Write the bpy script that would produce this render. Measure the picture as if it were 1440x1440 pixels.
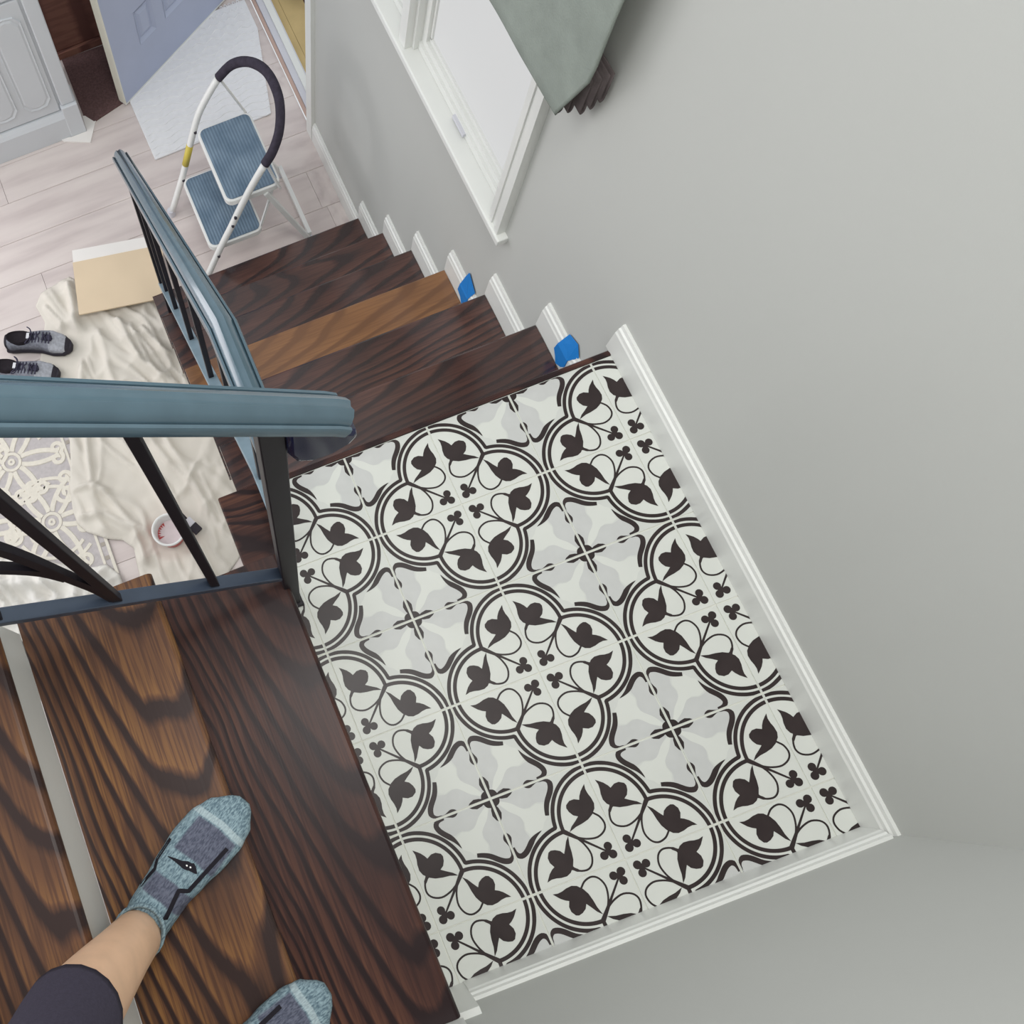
import bpy, bmesh, math, random
from mathutils import Vector, Matrix, noise
from mathutils.bvhtree import BVHTree
rnd = random.Random(7)
scene = bpy.context.scene
for o in list(bpy.data.objects):
    bpy.data.objects.remove(o)
C = scene.collection

# ---------------------------------------------------------------- camera
cam = bpy.data.cameras.new('camera'); camo = bpy.data.objects.new('camera', cam); C.objects.link(camo)
cam.sensor_width = 36; cam.sensor_height = 36; cam.sensor_fit = 'AUTO'
cam.lens = 1145.428 / 1440 * 36
cam.shift_x = (720 - 356.2) / 1440; cam.shift_y = (830.16 - 720) / 1440
cam.clip_start = 0.01; cam.clip_end = 100
Rw = [(0.9333128763, -0.3514227640, -0.0736825338), (-0.3590160163, -0.9099676713, -0.2075243050), (0.0058800411, 0.2201383157, -0.9754509455)]
M = Matrix(((Rw[0][0], -Rw[1][0], -Rw[2][0], -0.5099), (Rw[0][1], -Rw[1][1], -Rw[2][1], -0.0080), (Rw[0][2], -Rw[1][2], -Rw[2][2], 1.7540), (0, 0, 0, 1)))
camo.matrix_world = M
scene.camera = camo

# ---------------------------------------------------------------- world, lights, exposure
w = bpy.data.worlds.new('sky'); scene.world = w; w.use_nodes = True
bg = w.node_tree.nodes['Background']; bg.inputs[0].default_value = (0.93, 0.97, 1.0, 1); bg.inputs[1].default_value = 0.80
def area(name, loc, target, size, power, col=(1, 1, 1)):
    l = bpy.data.lights.new(name, 'AREA'); l.shape = 'RECTANGLE'; l.size = size[0]; l.size_y = size[1]; l.energy = power; l.color = col
    o = bpy.data.objects.new(name, l); C.objects.link(o); o.location = loc
    d = Vector(target) - Vector(loc); o.rotation_euler = d.to_track_quat('-Z', 'Y').to_euler()
    return o
area('landing_fill', (-0.15, 0.30, 2.95), (-0.15, -0.05, 0), (0.9, 0.9), 36, (1.0, 0.99, 0.96))  # unseen light added to brighten the landing, risers and back wall
area('wall_fill', (-3.4, 1.0, 3.2), (0.4, -0.3, 0.3), (2.2, 2.0), 44, (1.0, 0.99, 0.97))  # unseen far panel added to even out brightness on the gray walls
area('entry_fill', (-2.8, 3.2, 0.0), (0.2, 2.3, -1.2), (1.8, 1.4), 36, (1.0, 0.97, 1.0))  # unseen light added to lift the entry floor and lower wall
vs = scene.view_settings; vs.view_transform = 'Standard'; vs.look = 'None'; vs.gamma = 1; vs.exposure = 0.0; vs.use_curve_mapping = False

# ---------------------------------------------------------------- material helpers
def lin(r, g, b):
    f = lambda c: (c / 255 / 12.92) if c / 255 <= 0.04045 else ((c / 255 + 0.055) / 1.055) ** 2.4
    return (f(r), f(g), f(b), 1)
class NT:
    def __init__(s, name):
        s.m = bpy.data.materials.new(name); s.m.use_nodes = True; s.t = s.m.node_tree; s.b = s.t.nodes['Principled BSDF']
    def n(s, typ, **kw):
        nd = s.t.nodes.new(typ)
        for k, v in kw.items():
            if k.startswith('_'): setattr(nd, k[1:], v)
            else:
                key = int(k[1:]) if k[0] == 'i' and k[1:].isdigit() else k.replace('__', ' ')
                if hasattr(v, 'is_output'): s.t.links.new(v, nd.inputs[key])
                else: nd.inputs[key].default_value = v
        return nd
    def l(s, a, b): s.t.links.new(a, b)
    def math(s, op, a, b=0.0, c=None):
        kw = {'i0': a, 'i1': b}
        if c is not None: kw['i2'] = c
        return s.n('ShaderNodeMath', _operation=op, **kw).outputs[0]
    def ramp(s, fac, stops, interp='LINEAR'):
        r = s.n('ShaderNodeValToRGB', Fac=fac); r.color_ramp.interpolation = interp
        els = r.color_ramp.elements
        while len(els) < len(stops): els.new(0.5)
        for e, (p, c) in zip(els, stops): e.position = p; e.color = c
        return r.outputs[0]
    def mix(s, fac, a, b, mode='MIX'):
        n = s.t.nodes.new('ShaderNodeMix'); n.data_type = 'RGBA'; n.blend_type = mode
        for sock, v in ((n.inputs[0], fac), (n.inputs[6], a), (n.inputs[7], b)):
            if hasattr(v, 'is_output'): s.t.links.new(v, sock)
            else: sock.default_value = v
        return n.outputs[2]
    def bump(s, h, strength=0.2, dist=0.002):
        b = s.n('ShaderNodeBump', Strength=strength, Distance=dist, Height=h); s.l(b.outputs[0], s.b.inputs['Normal'])
def plain(name, col, rough=0.5, spec=0.5, metal=0.0, nscale=0, namp=0.06, bump=0.0, bscale=200, coat=0.0):
    m = NT(name); m.b.inputs['Roughness'].default_value = rough; m.b.inputs['Metallic'].default_value = metal
    m.b.inputs['Specular IOR Level'].default_value = spec; m.b.inputs['Coat Weight'].default_value = coat
    tc = m.n('ShaderNodeTexCoord').outputs['Object']
    nz = m.n('ShaderNodeTexNoise', Vector=tc, Scale=nscale or 6.0, Detail=4.0).outputs[0]
    a = tuple(c * (1 - namp) for c in col[:3]) + (1,); b = tuple(min(1, c * (1 + namp)) for c in col[:3]) + (1,)
    m.l(m.ramp(nz, [(0.3, a), (0.7, b)]), m.b.inputs['Base Color'])
    if bump: m.bump(m.n('ShaderNodeTexNoise', Vector=tc, Scale=bscale, Detail=3.0).outputs[0], bump, 0.002)
    return m.m
def emit(name, col, strength):
    m = NT(name); m.b.inputs['Base Color'].default_value = (0.1, 0.1, 0.1, 1)
    m.b.inputs['Emission Color'].default_value = col; m.b.inputs['Emission Strength'].default_value = strength
    return m.m
def wood(name, dark, mid, light, rough=0.33, ringk=140.0, slope=6.0, coat=0.0, spec=0.22):
    m = NT(name); m.b.inputs['Roughness'].default_value = rough; m.b.inputs['Specular IOR Level'].default_value = spec; m.b.inputs['Coat Weight'].default_value = coat; m.b.inputs['Coat Roughness'].default_value = 0.15
    tc = m.n('ShaderNodeTexCoord').outputs['Object']; oi = m.n('ShaderNodeObjectInfo').outputs['Random']
    off = m.n('ShaderNodeCombineXYZ', X=m.math('MULTIPLY', oi, 17.0), Y=m.math('MULTIPLY', oi, 9.0), Z=m.math('MULTIPLY', oi, 31.0)).outputs[0]
    v = m.n('ShaderNodeVectorMath', _operation='ADD', i0=tc, i1=off).outputs[0]
    st = m.n('ShaderNodeMapping', Vector=v, Scale=(3.2, 8.5, 1.0)).outputs[0]
    n1 = m.n('ShaderNodeTexNoise', Vector=st, Scale=1.0, Detail=1.5, Roughness=0.5).outputs[0]
    sep = m.n('ShaderNodeSeparateXYZ', Vector=tc)
    yo = m.math('ADD', sep.outputs[1], m.math('MULTIPLY', m.math('SUBTRACT', oi, 0.5), 0.10))
    yw = m.math('ADD', yo, m.math('MULTIPLY', m.math('SUBTRACT', n1, 0.5), 0.10))
    par = m.math('MULTIPLY', m.math('MULTIPLY', yw, yw), ringk)
    t = m.math('ADD', m.math('ADD', par, m.math('MULTIPLY', sep.outputs[0], slope)), m.math('MULTIPLY', n1, 2.6))
    n4 = m.n('ShaderNodeTexNoise', Vector=m.n('ShaderNodeMapping', Vector=v, Scale=(9.0, 110.0, 20.0)).outputs[0], Scale=1.0, Detail=3.0).outputs[0]
    fr = m.math('FRACT', m.math('ADD', t, m.math('MULTIPLY', n4, 0.16)))
    ring = m.ramp(fr, [(0.0, (0, 0, 0, 1)), (0.20, (0.06, 0.06, 0.06, 1)), (0.36, (0.7, 0.7, 0.7, 1)), (0.86, (1, 1, 1, 1)), (1.0, (0.02, 0.02, 0.02, 1))])
    fs = m.n('ShaderNodeMapping', Vector=v, Scale=(7.0, 210.0, 60.0)).outputs[0]
    n2 = m.n('ShaderNodeTexNoise', Vector=fs, Scale=1.0, Detail=2.0).outputs[0]
    grain = m.ramp(n2, [(0.38, (0.25, 0.25, 0.25, 1)), (0.56, (1, 1, 1, 1))])
    n3 = m.n('ShaderNodeTexNoise', Vector=m.n('ShaderNodeMapping', Vector=v, Scale=(1.6, 5.0, 1.0)).outputs[0], Scale=1.0, Detail=2.0).outputs[0]
    f = m.math('MULTIPLY', m.n('ShaderNodeRGBToBW', Color=ring).outputs[0], m.ramp(n3, [(0.3, (0.25, 0.25, 0.25, 1)), (0.68, (1, 1, 1, 1))]))
    f = m.math('MULTIPLY', f, m.math('ADD', m.math('MULTIPLY', m.n('ShaderNodeRGBToBW', Color=grain).outputs[0], 0.55), 0.45))
    m.l(m.ramp(f, [(0.05, dark), (0.45, mid), (0.95, light)]), m.b.inputs['Base Color'])
    m.bump(n2, 0.12, 0.001)
    return m.m

MAT = {}
MAT['wall'] = plain('wall_paint', lin(190, 191, 187), 0.75, 0.3, nscale=1.2, namp=0.02, bump=0.06, bscale=260)
MAT['trim'] = plain('white_trim_paint', lin(226, 227, 223), 0.35, 0.5, nscale=8, namp=0.02)
MAT['tile'] = plain('tile_glaze', lin(210, 212, 206), 0.36, 0.2, nscale=9, namp=0.02)
MAT['tile_gray'] = plain('tile_gray_print', lin(194, 195, 193), 0.36, 0.2, nscale=30, namp=0.03)
MAT['tile_pale'] = plain('tile_pale_gray_print', lin(203, 205, 200), 0.36, 0.2, nscale=30, namp=0.02)
MAT['ink'] = plain('tile_dark_print', lin(52, 44, 44), 0.34, 0.2, nscale=14, namp=0.2)
MAT['grout'] = plain('grout', lin(226, 226, 216), 0.9, 0.2, nscale=60, namp=0.08)
MAT['oak'] = wood('stained_oak', lin(52, 39, 37), lin(96, 66, 49), lin(148, 106, 64), ringk=130, slope=6.5)
MAT['oak_dark'] = wood('stained_oak_dark', lin(46, 35, 36), lin(74, 50, 45), lin(106, 71, 57), spec=0.14)
MAT['oak_warm'] = wood('stained_oak_warm', lin(104, 72, 50), lin(134, 94, 62), lin(150, 107, 70))
MAT['rail'] = plain('rail_blue_gray_sheen', lin(76, 97, 109), 0.2, 0.6, nscale=30, namp=0.07, coat=0.2)  # dark rail paint with the sky sheen put into its base colour
MAT['iron'] = plain('iron_dark_paint', lin(33, 29, 36), 0.45, 0.25, nscale=25, namp=0.1)
MAT['navy'] = plain('navy_gloss_paint', lin(30, 33, 62), 0.12, 0.2)
MAT['rail_pale'] = plain('rail_pale_blue_sheen', lin(128, 148, 160), 0.3, 0.5, nscale=20, namp=0.12)  # glossy top sheen of the lower bottom rail put into the colour
MAT['slate_sheen'] = plain('rail_slate_sheen', lin(66, 76, 92), 0.35, 0.5, nscale=25, namp=0.1)  # bluish top-face sheen of the dark bars put into the colour
MAT['oak_low'] = wood('stained_oak_glossy', lin(50, 36, 36), lin(74, 49, 44), lin(98, 64, 54), rough=0.2, spec=0.6, coat=0.35)
MAT['oak_low_warm'] = wood('stained_oak_warm_glossy', lin(112, 78, 54), lin(136, 96, 64), lin(150, 107, 70), rough=0.25, spec=0.5, coat=0.2)
MAT['skin'] = plain('skin', lin(230, 190, 158), 0.5, 0.4, nscale=30, namp=0.06)
MAT['legging'] = plain('dark_leggings', lin(66, 62, 76), 0.85, 0.2, nscale=300, namp=0.12, bump=0.3, bscale=700)
MAT['white_pl'] = plain('white_paint_metal', lin(228, 228, 226), 0.35, 0.5, namp=0.03)
MAT['black'] = plain('black_rubber', lin(46, 42, 50), 0.7, 0.3, namp=0.15)
MAT['foam'] = plain('black_foam_grip', lin(60, 55, 66), 0.9, 0.2, nscale=60, namp=0.2, bump=0.4, bscale=300)
MAT['yellow'] = plain('yellow_sticker', lin(205, 186, 80), 0.5)
MAT['tape'] = plain('blue_painters_tape', lin(28, 122, 200), 0.6, 0.3, namp=0.05)
MAT['shade'] = plain('gray_green_shade_fabric', lin(142, 149, 142), 0.95, 0.1, nscale=14, namp=0.10, bump=0.35, bscale=260)
MAT['shade_fold'] = plain('shade_dark_fold', lin(92, 84, 84), 0.95, 0.1, nscale=40, namp=0.2)  # darker tone for the stacked folds
MAT['door'] = plain('door_slate_blue_paint', lin(172, 180, 203), 0.4, 0.5, namp=0.03)
MAT['cream'] = plain('cream_edge_paint', lin(225, 222, 208), 0.5)
MAT['cab'] = plain('cabinet_gray_white_paint', lin(205, 208, 212), 0.45, 0.4, namp=0.02)
MAT['brownwood'] = wood('dark_brown_furniture', lin(110, 76, 70), lin(138, 98, 86), lin(158, 114, 98), rough=0.6, spec=0.1)
MAT['floor_shadow'] = plain('brown_floor_shadow', lin(100, 78, 77), 0.95, 0.1, nscale=120, namp=0.2, bump=0.4, bscale=400)  # colour of the shadowed floor behind the open door
MAT['mat'] = plain('white_quilt', lin(226, 226, 228), 0.9, 0.1, nscale=40, namp=0.03)
MAT['cloth'] = plain('canvas_drop_cloth', lin(214, 208, 198), 0.95, 0.1, nscale=5, namp=0.06, bump=0.15, bscale=500)
MAT['sheet'] = plain('white_bunched_sheet', lin(225, 222, 216), 0.9, 0.1, nscale=5, namp=0.04)
MAT['card'] = plain('cardboard', lin(218, 198, 170), 0.85, 0.2, nscale=4, namp=0.04)
MAT['paper'] = plain('white_paper', lin(232, 228, 224), 0.8, 0.2, namp=0.02)
MAT['rug'] = plain('rug_gray_ground', lin(188, 182, 182), 0.95, 0.1, nscale=60, namp=0.08, bump=0.4, bscale=500)
MAT['rugc'] = plain('rug_cream_pile', lin(222, 216, 204), 0.95, 0.1, nscale=60, namp=0.05, bump=0.4, bscale=500)
MAT['rugk'] = plain('rug_dark_dash', lin(168, 160, 150), 0.95, 0.1)
MAT['red'] = plain('red_paint', lin(178, 62, 62), 0.4, 0.5, nscale=40, namp=0.2)
MAT['pinkpaint'] = plain('pale_paint_in_tub', lin(215, 200, 202), 0.3, 0.5, nscale=30, namp=0.05)
MAT['sneak'] = plain('gray_knit', lin(128, 130, 140), 0.9, 0.2, nscale=90, namp=0.25, bump=0.5, bscale=400)
MAT['sneakl'] = plain('pale_gray_knit', lin(170, 172, 180), 0.9, 0.2, nscale=90, namp=0.18, bump=0.5, bscale=400)
MAT['sneakd'] = plain('black_insole', lin(38, 34, 38), 0.9, 0.1, nscale=50, namp=0.2)
MAT['silver'] = plain('reflective_tag', lin(215, 215, 220), 0.25, 0.6)
MAT['lace'] = plain('dark_lace', lin(66, 64, 80), 0.9, 0.1, nscale=60, namp=0.2)
MAT['deck'] = plain('tan_porch_boards', lin(196, 172, 122), 0.7, 0.3, nscale=10, namp=0.08)
MAT['green'] = plain('gray_green_leaf', lin(96, 112, 102), 0.7, 0.3, nscale=40, namp=0.2)
MAT['twig'] = plain('brown_twig', lin(88, 66, 58), 0.8, 0.2)
MAT['glass'] = emit('bright_daylit_pane', (0.99, 1.0, 1.0, 1), 0.545)
MAT['metal'] = plain('gray_aluminium', lin(205, 205, 212), 0.35, 0.5, namp=0.04)
MAT['reducer'] = plain('brown_floor_reducer', lin(188, 160, 148), 0.5)
# floor planks
m = NT('laminate_plank'); tc = m.n('ShaderNodeTexCoord').outputs['Object']; oi = m.n('ShaderNodeObjectInfo').outputs['Random']
v = m.n('ShaderNodeVectorMath', _operation='ADD', i0=tc, i1=m.n('ShaderNodeCombineXYZ', X=m.math('MULTIPLY', oi, 11.0), Y=m.math('MULTIPLY', oi, 5.0)).outputs[0]).outputs[0]
n1 = m.n('ShaderNodeTexNoise', Vector=m.n('ShaderNodeMapping', Vector=v, Scale=(2.2, 16.0, 1.0)).outputs[0], Scale=1.0, Detail=5.0).outputs[0]
col = m.ramp(n1, [(0.32, lin(196, 184, 181)), (0.5, lin(210, 199, 195)), (0.7, lin(218, 208, 203))])
m.l(m.mix(m.math('MULTIPLY', oi, 0.22), col, lin(192, 178, 177)), m.b.inputs['Base Color']); m.b.inputs['Roughness'].default_value = 0.5
MAT['plank'] = m.m
# ribbed blue-gray ladder mat
m = NT('ribbed_step_rubber'); tc = m.n('ShaderNodeTexCoord').outputs['Object']
wv = m.n('ShaderNodeTexWave', Vector=tc, Scale=26.0, _bands_direction='X').outputs[1]
nz = m.n('ShaderNodeTexNoise', Vector=tc, Scale=9.0, Detail=3.0).outputs[0]
c1 = m.ramp(nz, [(0.3, lin(86, 108, 128)), (0.7, lin(134, 154, 172))])
m.l(m.mix(m.math('MULTIPLY', wv, 0.55), c1, lin(70, 92, 114)), m.b.inputs['Base Color']); m.b.inputs['Roughness'].default_value = 0.4
m.bump(wv, 0.4, 0.002); MAT['rib'] = m.m
# sock knit: bands along the foot (object X: heel 0 -> toe 0.265)
m = NT('sock_knit'); tc = m.n('ShaderNodeTexCoord').outputs['Object']; sep = m.n('ShaderNodeSeparateXYZ', Vector=tc)
nz = m.n('ShaderNodeTexNoise', Vector=m.n('ShaderNodeMapping', Vector=tc, Scale=(140.0, 420.0, 200.0)).outputs[0], Scale=1.0, Detail=2.0).outputs[0]
lightc = m.ramp(nz, [(0.35, lin(82, 103, 115)), (0.65, lin(138, 160, 168))]); darkc = m.ramp(nz, [(0.35, lin(66, 70, 86)), (0.65, lin(98, 102, 118))])
xx = m.math('DIVIDE', m.math('ADD', sep.outputs[0], m.math('MULTIPLY', m.math('ABSOLUTE', sep.outputs[1]), 0.10)), 0.30)
Lk = (0, 0, 0, 1); Dk = (1, 1, 1, 1)
band = m.ramp(xx, [(0.0, Lk), (0.325, Lk), (0.335, Dk), (0.435, Dk), (0.445, Lk), (0.575, Lk), (0.585, Dk), (0.775, Dk), (0.785, Lk)], 'LINEAR')
side = m.ramp(m.math('ABSOLUTE', sep.outputs[1]), [(0.0, (1, 1, 1, 1)), (0.036, (1, 1, 1, 1)), (0.039, (0, 0, 0, 1))])
fb = m.math('MULTIPLY', band, side)
c2 = m.mix(fb, lightc, darkc)
cuffrow = m.ramp(xx, [(0.0, Lk), (0.785, Lk), (0.79, Dk), (0.82, Dk), (0.825, Lk)])
m.l(m.mix(m.math('MULTIPLY', cuffrow, 0.35), c2, lin(205, 218, 220)), m.b.inputs['Base Color'])
m.b.inputs['Roughness'].default_value = 0.95; m.bump(nz, 0.6, 0.002); MAT['sock'] = m.m
MAT['sockink'] = plain('sock_black_line', lin(36, 34, 40), 0.9, 0.1)

# ---------------------------------------------------------------- mesh helpers
class MB:
    def __init__(s): s.v = []; s.f = []; s.m = []; s.mats = []
    def mi(s, mat):
        mat = MAT[mat] if isinstance(mat, str) else mat
        if mat not in s.mats: s.mats.append(mat)
        return s.mats.index(mat)
    def add(s, vs, fs, mat):
        b = len(s.v); i = s.mi(mat); s.v += [Vector(p) for p in vs]
        for f in fs: s.f.append([b + k for k in f]); s.m.append(i)
        return s
    def box(s, x0, x1, y0, y1, z0, z1, mat):
        vs = [(x, y, z) for z in (z0, z1) for y in (y0, y1) for x in (x0, x1)]
        return s.add(vs, [(0, 2, 3, 1), (4, 5, 7, 6), (0, 1, 5, 4), (2, 6, 7, 3), (0, 4, 6, 2), (1, 3, 7, 5)], mat)
    def prism(s, poly, a, b, axis, mat):
        """poly of 2D points extruded along axis from a to b. axis x:(y,z) y:(x,z) z:(x,y)"""
        def P(p, t): return {'x': (t, p[0], p[1]), 'y': (p[0], t, p[1]), 'z': (p[0], p[1], t)}[axis]
        n = len(poly); vs = [P(p, a) for p in poly] + [P(p, b) for p in poly]
        fs = [tuple(range(n - 1, -1, -1)), tuple(range(n, 2 * n))] + [(i, (i + 1) % n, n + (i + 1) % n, n + i) for i in range(n)]
        return s.add(vs, fs, mat)
    def bar(s, p, q, w, h, mat, up=(0, 0, 1)):
        p = Vector(p); q = Vector(q); d = (q - p).normalized(); u = Vector(up)
        if abs(d.dot(u)) > 0.99: u = Vector((0, 1, 0))
        r = d.cross(u).normalized(); u = r.cross(d)
        vs = [c + r * a * w / 2 + u * b * h / 2 for c in (p, q) for a, b in ((-1, -1), (1, -1), (1, 1), (-1, 1))]
        return s.add(vs, [(3, 2, 1, 0), (4, 5, 6, 7), (0, 1, 5, 4), (1, 2, 6, 5), (2, 3, 7, 6), (3, 0, 4, 7)], mat)
    def sweep(s, path, prof, mat, up=(0, 0, 1), caps=True, scale=None):
        """prof 2D (side, up) swept along path"""
        path = [Vector(p) for p in path]; n = len(prof); rings = []
        for i, p in enumerate(path):
            d0 = (path[i] - path[i - 1]).normalized() if i > 0 else (path[1] - path[0]).normalized()
            d1 = (path[i + 1] - path[i]).normalized() if i < len(path) - 1 else d0
            d = (d0 + d1).normalized(); u = Vector(up)
            if abs(d.dot(u)) > 0.985: u = Vector((0.3, 0.9, 0)).normalized()
            r = d.cross(u).normalized(); uu = r.cross(d)
            k = 1.0 / max(0.5, d.dot(d0)); sc = scale[i] if scale else 1.0
            rings.append([p + r * (a * sc) + uu * (b * sc * k) for a, b in prof])
        vs = [v for r_ in rings for v in r_]
        fs = [(i * n + j, i * n + (j + 1) % n, (i + 1) * n + (j + 1) % n, (i + 1) * n + j) for i in range(len(path) - 1) for j in range(n)]
        if caps: fs += [tuple(range(n - 1, -1, -1)), tuple((len(path) - 1) * n + j for j in range(n))]
        return s.add(vs, fs, mat)
    def tube(s, path, r, mat, n=10, scale=None, up=(0, 0, 1)):
        path = [Vector(p) for p in path]; a = None; rings = []
        for i, p in enumerate(path):
            d = (path[min(i + 1, len(path) - 1)] - path[max(i - 1, 0)]).normalized()
            if a is None: a = d.cross(Vector((0.31, 0.52, 0.79))).normalized()
            a = (a - d * a.dot(d)).normalized(); b = d.cross(a)
            rings.append([p + a * r * math.cos(2 * math.pi * k / n) + b * r * math.sin(2 * math.pi * k / n) for k in range(n)])
        return s.loft(rings, mat, True)
    def lathe(s, prof, c, mat, n=24):
        m_ = len(prof); vs = [(c[0] + r * math.cos(2 * math.pi * k / n), c[1] + r * math.sin(2 * math.pi * k / n), c[2] + z) for k in range(n) for r, z in prof]
        fs = [(k * m_ + j, ((k + 1) % n) * m_ + j, ((k + 1) % n) * m_ + j + 1, k * m_ + j + 1) for k in range(n) for j in range(m_ - 1)]
        return s.add(vs, fs, mat)
    def loft(s, rings, mat, caps=True):
        n = len(rings[0]); vs = [p for r in rings for p in r]
        fs = [(i * n + j, i * n + (j + 1) % n, (i + 1) * n + (j + 1) % n, (i + 1) * n + j) for i in range(len(rings) - 1) for j in range(n)]
        if caps: fs += [tuple(range(n - 1, -1, -1)), tuple((len(rings) - 1) * n + j for j in range(n))]
        return s.add(vs, fs, mat)
    def mesh(s, name, origin=(0, 0, 0), recalc=True):
        me = bpy.data.meshes.new(name); o = Vector(origin)
        me.from_pydata([tuple(v - o) for v in s.v], [], s.f)
        for m_ in s.mats: me.materials.append(m_)
        me.polygons.foreach_set('material_index', s.m); me.update()
        if recalc:
            b = bmesh.new(); b.from_mesh(me); bmesh.ops.recalc_face_normals(b, faces=b.faces); b.to_mesh(me); b.free()
        return me
    def build(s, name, parent=None, origin=None, smooth=False, bevel=0.0, recalc=True):
        base = parent_world(parent) if parent else Vector((0, 0, 0))
        org = Vector(origin) if origin is not None else base
        me = s.mesh(name, org, recalc)
        o = bpy.data.objects.new(name, me); C.objects.link(o); o.parent = parent; o.location = org - base
        if smooth: me.polygons.foreach_set('use_smooth', [True] * len(me.polygons))
        if bevel:
            bm = o.modifiers.new('bevel', 'BEVEL'); bm.width = bevel; bm.segments = 2; bm.limit_method = 'ANGLE'; bm.angle_limit = math.radians(40)
        return o
WL = {}
def parent_world(p):
    v = Vector((0, 0, 0))
    while p: v = v + p.location; p = p.parent
    return v
def thing(name, loc, label, cat, group=None, kind=None):
    o = bpy.data.objects.new(name, None); C.objects.link(o); o.location = loc; o.empty_display_size = 0.05
    return tag(o, label, cat, group, kind)
def tag(o, label, cat, group=None, kind=None):
    o['label'] = label; o['category'] = cat
    if group: o['group'] = group
    if kind: o['kind'] = kind
    return o
def S(o, label, cat): return tag(o, label, cat, None, 'structure')
def smooth_auto(o, ang=40):
    me = o.data; me.polygons.foreach_set('use_smooth', [True] * len(me.polygons))
    me.set_sharp_from_angle(angle=math.radians(ang))
    return o
def resample(pts, n):
    pts = [Vector(p) for p in pts]; out = []
    m_ = len(pts) - 1
    for i in range(n):
        t = i / (n - 1) * m_; k = min(int(t), m_ - 1); f = t - k
        p0 = pts[max(k - 1, 0)]; p1 = pts[k]; p2 = pts[k + 1]; p3 = pts[min(k + 2, m_)]
        out.append(0.5 * ((2 * p1) + (p2 - p0) * f + (2 * p0 - 5 * p1 + 4 * p2 - p3) * f * f + (3 * p1 - p0 - 3 * p2 + p3) * f ** 3))
    return out

FZ = -1.31          # lower floor
LOWY = [0.601, 0.845, 1.074, 1.296, 1.513, 1.732, 1.950]
LOWZ = [0.0, -0.251, -0.446, -0.633, -0.817, -1.003, -1.188]
WX = 0.465; BX = 0.450; BY = -0.515

# ---------------------------------------------------------------- walls
mb = MB()
oy0, oy1, oz0, oz1 = 1.16, 2.37, -0.22, 1.25          # window opening
dy0, dy1, dz1 = 2.52, 3.46, 0.78                       # entry doorway
X0, X1 = WX, WX + 0.12
mb.box(X0, X1, BY - 0.1, oy0, FZ, 3.0, 'wall'); mb.box(X0, X1, oy0, oy1, FZ, oz0, 'wall'); mb.box(X0, X1, oy0, oy1, oz1, 3.0, 'wall')
mb.box(X0, X1, oy1, dy0, FZ, 3.0, 'wall'); mb.box(X0, X1, dy0, dy1, dz1, 3.0, 'wall'); mb.box(X0, X1, dy1, 4.4, FZ, 3.0, 'wall')
S(mb.build('wall_right'), 'tall gray painted wall with the window beside the lower stairs', 'wall')
S(MB().box(-3.2, WX, BY - 0.12, BY, FZ, 3.0, 'wall').build('wall_back'), 'gray painted wall behind the tiled landing and upper stairs', 'wall')
# floor with planks
fl = MB().box(-3.2, WX, -0.515, 4.4, FZ - 0.08, FZ - 0.009, 'plank').build('floor'); S(fl, 'pale laminate plank floor of the lower entry', 'floor')
pw, plen = 0.192, 1.22; pm = MB()
c = 0.0006
pm.add([(c, c, -0.009), (plen - c, c, -0.009), (plen - c, pw - c, -0.009), (c, pw - c, -0.009), (c + .0, c + .0, -0.001), (plen - c, c, -0.001), (plen - c, pw - c, -0.001), (c, pw - c, -0.001),
        (c + .0008, c + .0008, 0), (plen - c - .0008, c + .0008, 0), (plen - c - .0008, pw - c - .0008, 0), (c + .0008, pw - c - .0008, 0)],
       [(0, 1, 5, 4), (1, 2, 6, 5), (2, 3, 7, 6), (3, 0, 4, 7), (4, 5, 9, 8), (5, 6, 10, 9), (6, 7, 11, 10), (7, 4, 8, 11), (8, 9, 10, 11)], 'plank')
pme = pm.mesh('plank'); row = 0; y = 0.02
while y < 4.2:
    x = -3.2 - rnd.random() * 1.0
    while x < WX - 0.01:
        xa = max(x, -3.2); xb = min(x + plen, WX)
        if xb - xa > 0.05:
            o = bpy.data.objects.new('plank', pme); C.objects.link(o); o.parent = fl; o.location = (xa, y, FZ); o.scale = ((xb - xa) / plen, 1, 1)
        x += plen
    y += pw; row += 1

# ---------------------------------------------------------------- tiled landing
land = MB().box(-0.45, WX, BY, 0.600, -0.245, -0.012, 'trim').build('floor_landing'); S(land, 'landing laid with black and white patterned tiles', 'floor')
MB().box(-0.45, WX - 0.001, BY + 0.001, 0.5995, -0.012, -0.0022, 'grout').build('grout_bed', land)
tm = MB(); h = 0.0991
def tp(u, v): return ((u - 0.5) * 0.2, (v - 0.5) * 0.2)
ch = 0.0006
tm.add([(-h, -h, -0.01), (h, -h, -0.01), (h, h, -0.01), (-h, h, -0.01), (-h, -h, -ch), (h, -h, -ch), (h, h, -ch), (-h, h, -ch), (-h + ch, -h + ch, 0), (h - ch, -h + ch, 0), (h - ch, h - ch, 0), (-h + ch, h - ch, 0)],
       [(3, 2, 1, 0), (0, 1, 5, 4), (1, 2, 6, 5), (2, 3, 7, 6), (3, 0, 4, 7), (4, 5, 9, 8), (5, 6, 10, 9), (6, 7, 11, 10), (7, 4, 8, 11), (8, 9, 10, 11)], 'tile')
LAYER = [0]
def clampu(p): return (min(max(p[0], 0.0125), 0.9875), min(max(p[1], 0.0125), 0.9875))
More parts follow.
